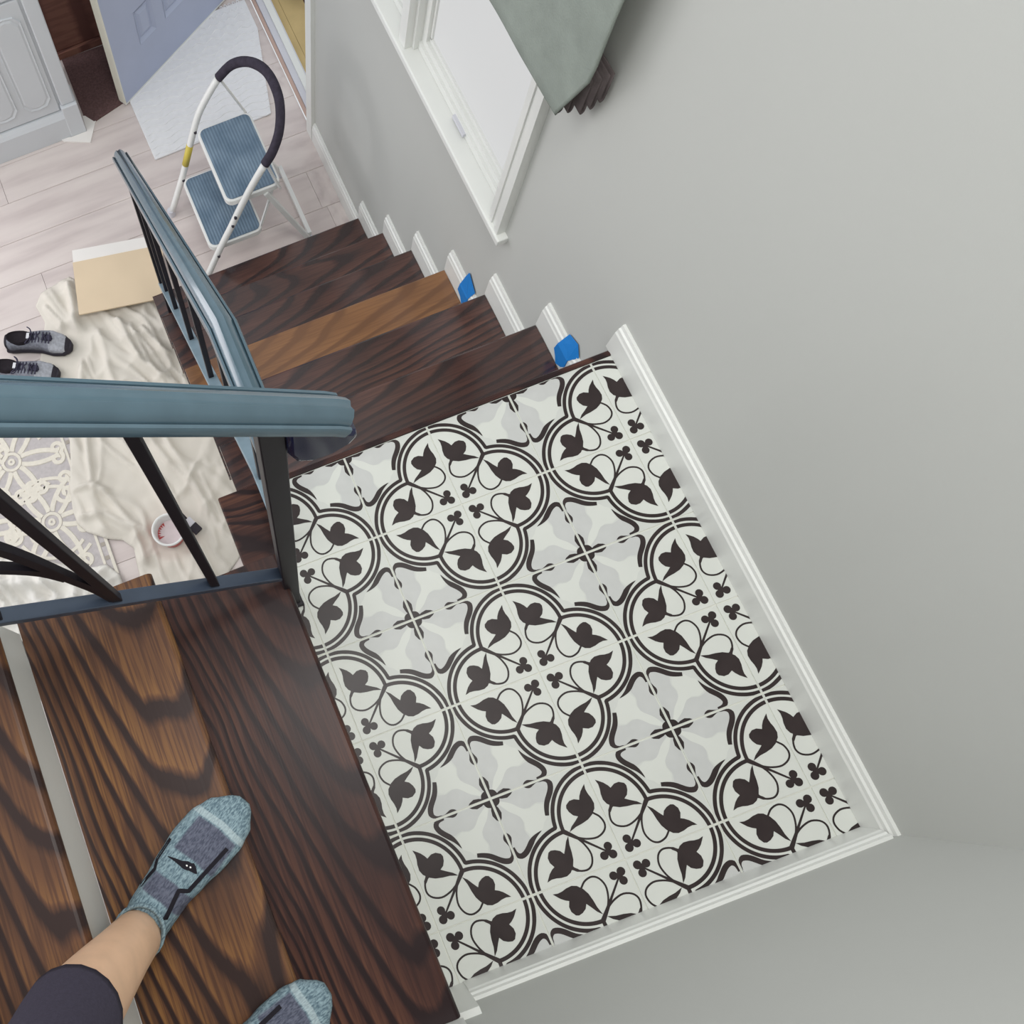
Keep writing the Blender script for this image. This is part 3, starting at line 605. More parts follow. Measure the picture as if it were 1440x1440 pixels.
MB().box(-0.87, -0.524, 2.936, 2.9445, FZ + 0.665, 0.10, 'cab').build('upper_rail', cb, bevel=0.002)
for xa, xb in ((-0.660, -0.548), (-0.815, -0.697)):
    def rp(g, y):
        x0, x1, z0, z1 = xa + g, xb - g, FZ + 0.195 + g, FZ + 0.59 - g; k_ = 0.022
        return [Vector((x, y, z)) for x, z in [(x0 + k_, z0 - 0.006), ((x0 + x1) / 2, z0 - 0.012), (x1 - k_, z0 - 0.006), (x1, z0 + k_), (x1, z1 - k_), (x1 - k_, z1 + 0.004), ((x0 + x1) / 2, z1 + 0.01), (x0 + k_, z1 + 0.004), (x0, z1 - k_), (x0, z0 + k_)]]
    pm_ = MB(); pm_.loft([rp(-0.006, 2.9365), rp(-0.004, 2.930), rp(0.003, 2.9335), rp(0.010, 2.930)], 'cab', True); pm_.build('raised_panel', dr)
# thin white board tucked under its corner
tag(MB().prism([(-0.57, 2.928), (-0.560, 2.905), (-0.449, 2.850), (-0.378, 2.972), (-0.44, 2.995), (-0.4455, 2.911), (-0.5185, 2.911)], FZ + 0.0003, FZ + 0.006, 'z', 'paper').build('trim_offcut'), 'thin white board offcut poking out below the cabinet corner', 'board')
# dark wooden chest behind the door and a dark sheet painted as floor shadow
ch_ = thing('chest', (-0.3, 3.45, FZ), 'dark brown wooden chest in the shadow behind the blue door', 'chest')
MB().box(-0.462, 0.10, 3.34, 3.70, FZ + 0.03, -0.45, 'brownwood').build('body', ch_, origin=(-0.2, 3.5, -0.8), bevel=0.006)
MB().box(-0.455, 0.09, 3.325, 3.71, FZ + 0.001, FZ + 0.03, 'brownwood').build('plinth', ch_, origin=(-0.2, 3.5, -1.3))
MB().box(-0.468, 0.11, 3.325, 3.71, -0.45, -0.42, 'brownwood').build('top', ch_, origin=(-0.2, 3.5, -0.43), bevel=0.006)
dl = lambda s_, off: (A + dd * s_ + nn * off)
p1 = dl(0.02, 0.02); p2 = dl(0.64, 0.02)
tag(MB().prism([(-0.40, 2.945), (p1.x, p1.y), (p2.x, p2.y), (-0.435, 3.32), (-0.435, 3.0)], FZ + 0.0003, FZ + 0.007, 'z', 'floor_shadow').build('floor_shadow_sheet'), 'dark brown sheet standing in for the shadow on the floor between cabinet and blue door', 'mat')  # added sheet, shadow behind the door put into its colour and outline
# white quilted mat
q1 = dl(0.03, 0.012); q2 = dl(0.60, 0.012)
qm = tag(MB().prism([(-0.213, 2.645), (0.335, 2.655), (0.44, 3.10), (0.44, q2.y), (q2.x, q2.y), (q1.x, q1.y)], FZ + 0.0003, FZ + 0.009, 'z', 'mat').build('quilted_mat', bevel=0.003), 'white quilted mat lying under the open blue door', 'mat')
mb = MB()
for k in range(18):
    t_ = k * 0.05
    for sgn in (1,):
        y_ = 2.66 + t_ * 0.72
        xl = max(-0.205, -0.205 + max(0, (y_ - 2.97)) / 0.574); xr = min(0.42, 0.335 + (y_ - 2.655) * 0.236)
        if xr - xl > 0.03 and y_ < 3.28:
            n_ = 24; mb.tube([(xl + (xr - xl) * i / n_, y_ + 0.008 * math.sin(i * 1.3), FZ + 0.0095) for i in range(n_ + 1)], 0.0022, 'mat', 5)
mb.build('quilting', qm)

# ---------------------------------------------------------------- step ladder
ld = thing('step_ladder', (0.0, 2.17, FZ), 'white two step folding ladder with blue gray ribbed steps and black hoop grip', 'ladder')
T_ = 0.0132
Lr = [(-0.235, 2.362, FZ + 0.012), (-0.148, 2.362, -1.104), (-0.093, 2.362, -0.958), (-0.045, 2.362, -0.845), (0.0, 2.360, -0.775), (0.05, 2.352, -0.705)]
Rr = [(-0.225, 1.982, FZ + 0.012), (-0.127, 1.982, -1.105), (-0.070, 1.982, -1.004), (-0.018, 1.980, -0.905), (0.03, 1.972, -0.81), (0.078, 1.955, -0.71)]
MB().tube(resample(Lr, 16), T_, 'white_pl', 10, up=(0, 1, 0)).build('side_rail', ld, smooth=True)
MB().tube(resample(Rr, 16), T_, 'white_pl', 10, up=(0, 1, 0)).build('side_rail', ld, smooth=True)
hoop = [Lr[-1], (0.10, 2.335, -0.655), (0.145, 2.285, -0.615), (0.172, 2.20, -0.575), (0.180, 2.12, -0.562), (0.174, 2.045, -0.575), (0.148, 1.985, -0.615), (0.112, 1.958, -0.665), Rr[-1]]
MB().tube(resample(hoop, 40), 0.0165, 'foam', 12, up=(1, 0, 1)).build('hoop_grip', ld, smooth=True)
def rrect(x0, x1, y0, y1, r, n=5):
    out = []
    for cx, cy, a0 in ((x1 - r, y1 - r, 0), (x0 + r, y1 - r, 90), (x0 + r, y0 + r, 180), (x1 - r, y0 + r, 270)):
        for k in range(n + 1):
            a = math.radians(a0 + 90 * k / n); out.append((cx + r * math.cos(a), cy + r * math.sin(a)))
    return out
for (x0, x1, y0, y1, z, nm) in ((-0.068, 0.150, 2.000, 2.345, FZ + 0.42, 'platform'), (-0.163, 0.065, 2.000, 2.345, FZ + 0.20, 'step')):
    stp = MB().prism(rrect(x0, x1, y0, y1, 0.03), z - 0.028, z - 0.003, 'z', 'white_pl').build(nm, ld, bevel=0.004)
    MB().prism(rrect(x0 + 0.009, x1 - 0.009, y0 + 0.009, y1 - 0.009, 0.024), z - 0.003, z, 'z', 'rib').build('rubber_pad', stp, origin=((x0 + x1) / 2, (y0 + y1) / 2, z))
for yy in (2.005, 2.352):
    MB().bar((0.085, yy, FZ + 0.395), (0.262, yy - 0.0, FZ + 0.012), 0.02, 0.02, 'white_pl').build('rear_leg', ld, bevel=0.004)
    MB().lathe([(0.0, 0.0), (0.015, 0.0), (0.014, 0.026), (0.0, 0.026)], (0.262, yy, FZ + 0.0003), 'metal', 12).build('foot_cap', ld)
MB().bar((0.262, 2.005, FZ + 0.05), (0.262, 2.352, FZ + 0.05), 0.016, 0.016, 'white_pl').build('rear_crossbar', ld)
MB().bar((0.14, 2.352, FZ + 0.40), (0.055, 2.356, -0.715), 0.014, 0.006, 'white_pl').build('folding_strut', ld)
MB().bar((0.14, 1.996, FZ + 0.40), (0.085, 1.962, -0.72), 0.014, 0.006, 'white_pl').build('folding_strut', ld)
MB().bar((0.125, 2.02, FZ + 0.395), (0.058, 2.02, FZ + 0.19), 0.008, 0.008, 'white_pl').build('link_bar', ld)
MB().bar((0.135, 2.335, FZ + 0.395), (0.058, 2.335, FZ + 0.19), 0.008, 0.008, 'white_pl').build('link_bar', ld)
for p in (Lr[0], Rr[0]):
    MB().lathe([(0.0, 0.0), (0.017, 0.0), (0.016, 0.03), (0.0, 0.03)], (p[0], p[1], FZ + 0.0003), 'metal', 12).build('foot_cap', ld)
MB().tube([Vector((-0.1315, 2.362, -1.060)), Vector((-0.0975, 2.362, -0.970))], T_ + 0.0008, 'yellow', 12, up=(0, 1, 0)).build('warning_sticker', ld, smooth=True)
for p in ((-0.07, 2.349, -0.905), (-0.155, 2.349, -1.125), (-0.05, 1.969, -0.945), (-0.14, 1.969, -1.13), (-0.065, 1.969, -0.985)):
    MB().lathe([(0, 0.004), (0.006, 0.003), (0.006, -0.003), (0, -0.004)], p, 'black', 8).build('rivet', ld)

# ---------------------------------------------------------------- cloths
def inpoly(x, y, P_):
    r = False; n = len(P_); j = n - 1
    for i in range(n):
        if (P_[i][1] > y) != (P_[j][1] > y) and x < (P_[j][0] - P_[i][0]) * (y - P_[i][1]) / (P_[j][1] - P_[i][1]) + P_[i][0]: r = not r
        j = i
    return r
def nearest(x, y, P_, closed=True):
    best = (1e9, 0, 0); n = len(P_)
    for i in range(n if closed else n - 1):
        a = P_[i]; b = P_[(i + 1) % n]; dx, dy = b[0] - a[0], b[1] - a[1]; l2 = dx * dx + dy * dy or 1e-9
        t = max(0, min(1, ((x - a[0]) * dx + (y - a[1]) * dy) / l2)); px, py = a[0] + t * dx, a[1] + t * dy; d = math.hypot(x - px, y - py)
        if d < best[0]: best = (d, px, py)
    return best
def cloth(outline, ridges, name, mat, z0, step, amp, label, nscale=7.0, edge=0.035, over=True, flats=()):
    xs = [p[0] for p in outline]; ys = [p[1] for p in outline]; nx = int((max(xs) - min(xs)) / step) + 3; ny = int((max(ys) - min(ys)) / step) + 3
    x0, y0 = min(xs) - step, min(ys) - step; keep = set()
    for i in range(nx):
        for j in range(ny):
            if inpoly(x0 + (i + .5) * step, y0 + (j + .5) * step, outline): keep.add((i, j))
    idx = {}; vs_ = []; fs = []
    for (i, j) in keep:
        f = []
        for a, b in ((i, j), (i + 1, j), (i + 1, j + 1), (i, j + 1)):
            if (a, b) not in idx: idx[(a, b)] = len(vs_); vs_.append([x0 + a * step, y0 + b * step, 0])
            f.append(idx[(a, b)])
        fs.append(f)
    for (a, b), k in idx.items():
        x, y, _ = vs_[k]; brd = any((a + da, b + db) not in keep for da, db in ((0, 0), (-1, 0), (0, -1), (-1, -1)))
        d, px, py = nearest(x, y, outline)
        if brd: x, y = px, py; d = 0
        hgt = 0
        for pl, am, wd in ridges:
            dd_ = nearest(x, y, pl, False)[0]; hgt = hgt + am * (0.6 * math.exp(-(dd_ / wd) ** 2) + 0.5 * max(0, 1 - dd_ / (wd * 0.8)))
        cr = noise.noise(Vector((x * 13 + y * 4 + 1.2 * noise.noise(Vector((x * 4, y * 3, 7))), y * 1.8, 5.3))); hgt += amp * 0.9 * max(0, 1 - abs(cr) * 4.5)
        nz = noise.noise(Vector((x * nscale + 3 * noise.noise(Vector((x * 3, y * 3, 1))), y * nscale * 0.6, 0.3))); nz = 1 - abs(nz) * 2
        hgt += amp * max(0, nz) ** 3 + amp * 0.4 * (0.5 + noise.noise(Vector((x * 16, y * 16, 2))))
        sstep = lambda q: max(0.0, min(1.0, q)) ** 2 * (3 - 2 * max(0.0, min(1.0, q)))
        if over: hgt_r = 0.011 * sstep((-0.93 - x) / 0.03) * sstep((y - 0.90) / 0.03) * sstep((1.82 - y) / 0.03)
        else: hgt_r = 0
        for fx, fy, fr in flats:
            hgt *= 0.12 + 0.88 * sstep((math.hypot(x - fx, y - fy) - fr) / 0.05)
        e = min(1, d / edge); vs_[k] = [x, y, z0 + max(0.0, hgt) * (0.25 + 0.75 * e) + 0.0015 + hgt_r]
    mb = MB(); mb.add(vs_, fs, mat); o = mb.build(name, smooth=True); solid(o, 0.002)
    tag(o, label, 'drop cloth' if 'drop' in name else 'cloth'); return o
out1 = [(-0.919, 2.177), (-0.881, 2.226), (-0.817, 2.243), (-0.742, 2.256), (-0.70, 2.20), (-0.60, 2.15), (-0.50, 2.12), (-0.40, 2.05), (-0.378, 1.95), (-0.378, 1.7), (-0.378, 1.5), (-0.378, 1.3), (-0.38, 1.1), (-0.40, 0.95), (-0.46, 0.85), (-0.56, 0.78), (-0.68, 0.75), (-0.816, 0.77), (-0.90, 0.80), (-0.885, 0.90), (-0.87, 1.015), (-0.90, 1.06), (-0.956, 1.087), (-1.02, 1.14), (-1.047, 1.19), (-1.048, 1.25), (-1.033, 1.335), (-0.985, 1.474), (-0.95, 1.60), (-0.925, 1.721), (-0.965, 1.804), (-0.99, 1.90), (-0.945, 2.007), (-0.905, 2.089)]
rid = [([(-0.751, 2.215), (-0.79, 1.981), (-0.851, 1.692)], 0.030, 0.022), ([(-0.61, 1.97), (-0.581, 1.75), (-0.489, 1.609)], 0.026, 0.02), ([(-0.57, 1.93), (-0.555, 1.75), (-0.52, 1.60)], 0.018, 0.014),
       ([(-0.53, 1.90), (-0.49, 1.79), (-0.468, 1.75)], 0.022, 0.015), ([(-0.89, 1.573), (-0.94, 1.329), (-0.895, 1.279)], 0.022, 0.016), ([(-0.9, 1.265), (-0.845, 1.115), (-0.793, 1.047)], 0.022, 0.017),
       ([(-0.76, 1.452), (-0.692, 1.164), (-0.651, 0.897)], 0.02, 0.018), ([(-1.016, 1.328), (-0.95, 1.317), (-0.911, 1.279)], 0.024, 0.016), ([(-1.03, 1.209), (-0.928, 1.18), (-0.841, 1.082), (-0.844, 0.943)], 0.026, 0.018),
       ([(-0.88, 2.15), (-0.84, 2.05), (-0.87, 1.95)], 0.02, 0.015), ([(-0.70, 1.95), (-0.72, 1.75), (-0.70, 1.55), (-0.62, 1.3)], 0.016, 0.022), ([(-0.82, 1.9), (-0.80, 1.7), (-0.78, 1.5)], 0.014, 0.014), ([(-0.60, 1.40), (-0.55, 1.15), (-0.56, 0.9)], 0.016, 0.02), ([(-0.52, 1.2), (-0.50, 1.0)], 0.012, 0.014)]
cloth(out1, rid, 'drop_cloth', 'cloth', FZ, 0.0075, 0.016, 'cream canvas drop cloth rumpled on the floor beside the stairs', flats=((-0.86, 1.935, 0.07), (-0.94, 1.86, 0.07), (-0.90, 1.89, 0.06), (-0.711, 1.003, 0.065), (-0.63, 1.01, 0.05), (-0.66, 1.09, 0.03)))
out2 = [(-1.75, 1.22), (-1.55, 1.21), (-1.388, 1.172), (-1.227, 1.10), (-1.12, 1.03), (-1.063, 0.999), (-0.993, 0.99), (-0.955, 0.93), (-0.955, 0.87), (-1.0, 0.78), (-1.2, 0.70), (-1.5, 0.72), (-1.75, 0.8)]
rid2 = [([(-1.7, 1.15), (-1.4, 1.05), (-1.2, 0.98)], 0.035, 0.03), ([(-1.6, 0.95), (-1.35, 0.93), (-1.1, 0.88)], 0.04, 0.03), ([(-1.05, 0.96), (-1.0, 0.90)], 0.03, 0.03), ([(-1.35, 1.12), (-1.28, 0.95)], 0.03, 0.02), ([(-1.25, 1.05), (-1.2, 0.9)], 0.03, 0.02), ([(-1.15, 0.99), (-1.12, 0.86)], 0.03, 0.018)]
cloth(out2, rid2, 'bunched_sheet', 'sheet', FZ + 0.012, 0.009, 0.03, 'white bunched fabric sheet lying on the lower edge of the patterned rug', nscale=12, over=False)

# ---------------------------------------------------------------- rug
rg = tag(MB().prism(rrect(-2.4, -0.955, 0.93, 2.02 - 0.24, 0.004, 2), FZ + 0.0003, FZ + 0.008, 'z', 'rug').build('area_rug'), 'gray and cream area rug with scroll and rosette pattern', 'rug')
ZR = FZ + 0.0085
def flat(mb, pts, wd, mat, h_=0.0025):
    pts = [Vector((p[0], p[1], ZR)) for p in pts]
    mb.sweep(pts, [(-wd / 2, -0.001), (wd / 2, -0.001), (wd * 0.4, h_), (-wd * 0.4, h_)], mat)
def spiral(c0, r0, r1, a0, a1, n=18):
    return [(c0[0] + (r0 + (r1 - r0) * k / n) * math.cos(math.radians(a0 + (a1 - a0) * k / n)), c0[1] + (r0 + (r1 - r0) * k / n) * math.sin(math.radians(a0 + (a1 - a0) * k / n))) for k in range(n + 1)]
mb = MB()
def ring(c0, r, wd): flat(mb, spiral(c0, r, r, 0, 360, 22), wd, 'rugc')
ros = [(-1.222, 1.543), (-1.143, 1.238), (-1.52, 1.62), (-1.44, 1.31), (-1.82, 1.54), (-1.75, 1.24)]
for (cx, cy) in ros:
    ring((cx, cy), 0.036, 0.014); ring((cx, cy), 0.010, 0.012)
    for q in (0.150, 0.185):
        for a0 in (200, 20):
            ap = [p for p in spiral((cx, cy), q, q, a0, a0 + 110, 16) if p[0] < -1.01 and 0.95 < p[1] < 1.76]
            if len(ap) > 3 and all(math.hypot(p[0] - r_[0], p[1] - r_[1]) > 0.1 for p in ap for r_ in ros if r_ != (cx, cy)): flat(mb, ap, 0.016, 'rugc')
    for k in range(6):
        a = math.radians(20 + 60 * k)
        for sg in (1, -1):
            a1 = a + sg * 0.14
            p = [(cx + math.cos(a1) * 0.045, cy + math.sin(a1) * 0.045)]
            for q in range(1, 9):
                rr_ = 0.045 + 0.022 * q; aa = a1 + sg * 0.05 * q
                p.append((cx + math.cos(aa) * rr_, cy + math.sin(aa) * rr_))
            p = [q for q in p if all(math.hypot(q[0] - r_[0], q[1] - r_[1]) > 0.13 for r_ in ros if r_ != (cx, cy))]
            p = [q for q in p if q[0] < -1.01 and q[1] > 0.95 and q[1] < 1.76]
            if len(p) > 2:
                flat(mb, p, 0.022, 'rugc')
                e = p[-1]
                sp = spiral((e[0] + sg * 0.018 * math.sin(a), e[1] - sg * 0.018 * math.cos(a)), 0.028, 0.006, math.degrees(a) + sg * 90, math.degrees(a) - sg * 330)
                if all(q[0] < -1.0 and 0.95 < q[1] < 1.76 for q in sp): flat(mb, sp, 0.019, 'rugc')
for k in range(60):
    c0 = (rnd.uniform(-2.2, -1.04), rnd.uniform(0.98, 1.74))
    if min(math.hypot(c0[0] - r_[0], c0[1] - r_[1]) for r_ in ros) < 0.07: continue
    a = rnd.uniform(0, 360); sp = spiral(c0, 0.045, 0.006, a, a + 420)
    if all(q[0] < -1.0 and 0.95 < q[1] < 1.76 for q in sp): flat(mb, sp, 0.019, 'rugc')
mb.build('scroll_pattern', rg)['kind'] = 'stuff'
mb = MB(); flat(mb, [(-0.997, 0.94), (-0.997, 1.77)], 0.012, 'rugc'); flat(mb, [(-0.963, 0.94), (-0.963, 1.77)], 0.014, 'rugc'); mb.build('border_stripe', rg)
for k in range(14):
    MB().box(-0.988, -0.972, 0.95 + k * 0.058, 0.966 + k * 0.058, ZR - 0.001, ZR + 0.0015, 'rugk').build('border_dash', rg)

# ---------------------------------------------------------------- cardboard and paper
cz = FZ + 0.046
tag(MB().prism([(-0.705, 2.277), (-0.755, 2.035), (-0.395, 1.966), (-0.325, 2.205)], cz, cz + 0.006, 'z', 'card').build('cardboard_sheet'), 'tan cardboard sheet lying across the corner of the drop cloth', 'cardboard')
tag(MB().prism([(-0.690, 2.338), (-0.708, 2.262), (-0.328, 2.190), (-0.325, 2.262)], cz - 0.006, cz - 0.0005, 'z', 'paper').build('white_board'), 'white sheet sticking out from under the tan cardboard', 'board')

# ---------------------------------------------------------------- sneakers
def section(x, yc, hw, z0, z1, n=16, flatb=0.35):
    out = []
    for k in range(n):
        a = 2 * math.pi * k / n; c_, s_ = math.cos(a), math.sin(a)
        px = hw * math.copysign(abs(c_) ** 0.75, c_); pz = (z0 + z1) / 2 + (z1 - z0) / 2 * math.copysign(abs(s_) ** (0.8 if s_ > 0 else flatb), s_)
        out.append(Vector((x, yc + px, pz)))
    return out
def interp(tab, x):
    for (a, va), (b, vb) in zip(tab, tab[1:]):
        if a <= x <= b:
            t = (x - a) / (b - a); t = t * t * (3 - 2 * t); return tuple(p + (q - p) * t for p, q in zip(va, vb))
    return tab[-1][1]
def sneaker(loc, ang, mirror, label):
    t = thing('sneaker', loc, label, 'shoe', 'pair of gray sneakers'); t.rotation_euler = (0, 0, ang)
    L = 0.275
    wt = [(0, (0.028,)), (0.02, (0.033,)), (0.08, (0.034,)), (0.14, (0.037,)), (0.20, (0.047,)), (0.24, (0.042,)), (0.265, (0.026,)), (0.275, (0.012,))]
    yo = lambda x: mirror * 0.010 * math.sin(x / L * math.pi)
    def ob(mb, nm, sm=True, par=t):
        me = mb.mesh(nm); o = bpy.data.objects.new(nm, me); C.objects.link(o); o.parent = par
        if sm: me.polygons.foreach_set('use_smooth', [True] * len(me.polygons)); me.set_sharp_from_angle(angle=math.radians(55))
        return o
    xs = [L * k / 26 for k in range(27)]
    mb = MB(); mb.loft([section(x, yo(x), interp(wt, x)[0] + 0.003, 0.0005, 0.026 + (0.004 if x > 0.24 else 0), 16, 0.2) for x in xs], 'black'); ob(mb, 'sole')
    ht = [(0, (0.070,)), (0.05, (0.066,)), (0.12, (0.072,)), (0.15, (0.078,)), (0.19, (0.066,)), (0.23, (0.052,)), (0.262, (0.038,)), (0.275, (0.024,))]
    mb = MB(); mb.loft([section(0.003 + x * 0.975, yo(x), interp(wt, x)[0] - 0.001, 0.012, interp(ht, x)[0]) for x in xs], 'sneak')
    for i in range(len(mb.m)):
        f = mb.f[i]; xm = sum(mb.v[k].x for k in f) / len(f)
        if xm > 0.185: mb.m[i] = mb.mi('sneakl')
        if xm > 0.25 or xm < 0.012: mb.m[i] = mb.mi('black')
    ob(mb, 'upper')
    mb = MB(); n = 20
    op = [(0.066 + 0.052 * math.cos(2 * math.pi * k / n), yo(0.07) + 0.026 * math.sin(2 * math.pi * k / n)) for k in range(n)]
    mb.loft([[Vector((x, y, interp(ht, max(0, x))[0] + 0.001 + z_)) for x, y in [(0.066 + (px - 0.066) * sc, yo(0.07) + (py - yo(0.07)) * sc) for px, py in op]] for sc, z_ in ((1.16, -0.012), (1.08, 0.005), (1.0, 0.007), (0.9, 0.003), (0.4, 0.002), (0.05, 0.002))], 'sneakd'); ob(mb, 'collar')
    MB_t = MB().prism([(0.105, yo(.1) - 0.016), (0.20, yo(.2) - 0.012), (0.205, yo(.2)), (0.20, yo(.2) + 0.012), (0.105, yo(.1) + 0.016)], 0.05, 0.074, 'z', 'lace'); ob(MB_t, 'tongue', False)
    for k in range(6):
        x = 0.122 + 0.014 * k; z_ = max(0.0755, interp(ht, x)[0] + 0.003); mb = MB()
        mb.tube([(x, yo(x) - 0.024, z_ - 0.010), (x + 0.004, yo(x) - 0.012, z_), (x + (0.006 if k % 2 else -0.004), yo(x), z_ + 0.003), (x + 0.004, yo(x) + 0.012, z_), (x, yo(x) + 0.024, z_ - 0.010)], 0.0028, 'lace', 6); ob(mb, 'lace')
    for sg in (1, -1):
        mb = MB(); mb.tube(resample([(0.122, yo(.12), 0.083), (0.118, yo(.12) + sg * 0.02, 0.094), (0.10, yo(.1) + sg * 0.036, 0.085), (0.112, yo(.1) + sg * 0.03, 0.078), (0.124, yo(.12), 0.082)], 14), 0.0024, 'lace', 6); ob(mb, 'lace_bow')
    mb = MB().prism([(0.100, yo(.1) - 0.012), (0.112, yo(.1) - 0.012), (0.112, yo(.1) + 0.012), (0.100, yo(.1) + 0.012)], 0.070, 0.0815, 'z', 'silver'); ob(mb, 'tongue_tag', False)
    return t
SZ = FZ + 0.008
sneaker((-1.080, 2.040, SZ), math.atan2(-0.118, 0.262), 1, 'gray knit sneaker with loose laces whose toe rests on the drop cloth')
sneaker((-1.160, 1.957, SZ), math.atan2(-0.128, 0.24), -1, 'gray knit sneaker beside its mate, nearer the patterned rug')

# ---------------------------------------------------------------- paint tub and brush
tb = thing('paint_tub', (-0.711, 1.003, FZ + 0.010), 'small white paint tub streaked with red on the drop cloth', 'tub')
c0 = (-0.711, 1.003, FZ + 0.010)
MB().lathe([(0.0, 0.001), (0.048, 0.001), (0.050, 0.01), (0.058, 0.080)], c0, 'red', 28).build('outer_wall', tb, smooth=True)
MB().lathe([(0.057, 0.078), (0.065, 0.080), (0.0665, 0.088), (0.063, 0.092), (0.058, 0.090), (0.056, 0.082), (0.051, 0.03)], c0, 'white_pl', 28).build('rim', tb, smooth=True)
MB().lathe([(0.0, 0.040), (0.053, 0.040)], c0, 'pinkpaint', 28).build('paint', tb)
mb = MB(); rr = random.Random(5)
for k in range(7):
    a = 1.9 + 0.22 * k; mb.prism([(c0[0] + r_ * math.cos(a + d_), c0[1] + r_ * math.sin(a + d_)) for r_, d_ in ((0.050, -0.1), (0.050, 0.12), (0.025 + 0.015 * rr.random(), 0.05))], c0[2] + 0.0405, c0[2] + 0.0415 + k * 1e-4, 'z', 'red')
mb.build('red_smear', tb)
br = thing('paintbrush', (-0.64, 1.02, FZ + 0.025), 'black paintbrush lying on the cloth against the paint tub', 'brush')
MB().bar((-0.622, 1.005, FZ + 0.034), (-0.606, 0.972, FZ + 0.034), 0.036, 0.018, 'black').build('bristles', br, bevel=0.003)
MB().bar((-0.636, 1.036, FZ + 0.036), (-0.622, 1.005, FZ + 0.034), 0.034, 0.016, 'metal').build('ferrule', br, bevel=0.002)
MB().bar((-0.67, 1.12, FZ + 0.04), (-0.636, 1.036, FZ + 0.036), 0.014, 0.012, 'black').build('handle', br, bevel=0.003)

# ---------------------------------------------------------------- person: lower legs in gray socks
ps = thing('person', (-0.80, -0.25, UPZ[1]), 'person standing in gray socks and dark cropped leggings on the upper stairs', 'person')
Z2 = UPZ[1]
foot1 = dict(heel=Vector((-0.888, -0.170, Z2)), toe=Vector((-0.640, -0.018, Z2)), side=1)
foot2 = dict(heel=Vector((-0.885, -0.398, Z2)), toe=Vector((-0.615, -0.335, Z2)), side=-1)
legA = [(-0.855, -0.148, Z2 + 0.045), (-0.848, -0.148, Z2 + 0.10), (-0.853, -0.153, Z2 + 0.17), (-0.866, -0.165, Z2 + 0.27), (-0.876, -0.176, Z2 + 0.36), (-0.876, -0.19, Z2 + 0.47), (-0.88, -0.23, Z2 + 0.68), (-0.89, -0.27, Z2 + 0.88)]
legB = [(-0.850, -0.388, Z2 + 0.045), (-0.846, -0.390, Z2 + 0.10), (-0.850, -0.392, Z2 + 0.17), (-0.862, -0.396, Z2 + 0.27), (-0.868, -0.398, Z2 + 0.36), (-0.866, -0.398, Z2 + 0.47), (-0.875, -0.40, Z2 + 0.68), (-0.885, -0.40, Z2 + 0.88)]
rad = [0.040, 0.041, 0.043, 0.051, 0.057, 0.054, 0.068, 0.082]
vs_ = [Vector(p) for p in legA] + [Vector(p) for p in legB] + [Vector((-0.89, -0.335, Z2 + 0.95)), Vector((-0.89, -0.335, Z2 + 1.05))]
ed = [(i, i + 1) for i in range(7)] + [(8 + i, 9 + i) for i in range(7)] + [(7, 16), (15, 16), (16, 17)]
f1 = foot1['toe'] - foot1['heel']; f2 = foot2['toe'] - foot2['heel']
vs_ += [foot1['heel'] + f1 * 0.45 + Vector((0, 0, 0.032)), foot1['heel'] + f1 * 0.78 + Vector((0, 0, 0.024)), foot2['heel'] + f2 * 0.45 + Vector((0, 0, 0.032)), foot2['heel'] + f2 * 0.78 + Vector((0, 0, 0.024))]
ed += [(0, 18), (18, 19), (8, 20), (20, 21)]
me = bpy.data.meshes.new('body'); me.from_pydata([tuple(v_ - ps.location) for v_ in vs_], ed, []); me.materials.append(MAT['skin'])
bo = bpy.data.objects.new('body', me); C.objects.link(bo); bo.parent = ps
sk = bo.modifiers.new('skin', 'SKIN'); sk.use_smooth_shade = True
rr_ = rad + rad + [0.11, 0.11, 0.024, 0.018, 0.024, 0.018]
for i, r_ in enumerate(rr_): me.skin_vertices[0].data[i].radius = (r_, r_); me.skin_vertices[0].data[i].use_root = (i == 16)
sb = bo.modifiers.new('sub', 'SUBSURF'); sb.levels = 2; sb.render_levels = 2
# leggings
def ringc(c_, d, r, n=20):
    d = d.normalized(); a = d.cross(Vector((0.2, 1, 0))).normalized(); b = d.cross(a)
    return [c_ + a * r * math.cos(2 * math.pi * k / n) + b * r * math.sin(2 * math.pi * k / n) for k in range(n)]
for leg in (legA, legB):
    P_ = resample(leg, 43); R_ = resample([(r_, 0, 0) for r_ in rad], 43)
    i0 = 24
    rings = [ringc(P_[i], P_[min(i + 1, 42)] - P_[i - 1], R_[i].x + 0.002) for i in range(i0, 43)]
    rings = [ringc(P_[i0], P_[i0 + 1] - P_[i0 - 1], R_[i0].x - 0.003)] + rings
    MB().loft(rings, 'legging', False).build('legging', ps, smooth=True)
rings = [ringc(Vector((-0.888, -0.335, Z2 + 0.80 + 0.05 * k)), Vector((0, 0, 1)), [0.105, 0.135, 0.15, 0.145, 0.135, 0.125][k]) for k in range(6)]
MB().loft([[Vector((p.x, max(p.y, -0.497), p.z)) for p in r_] for r_ in rings], 'legging').build('waist', ps, smooth=True)
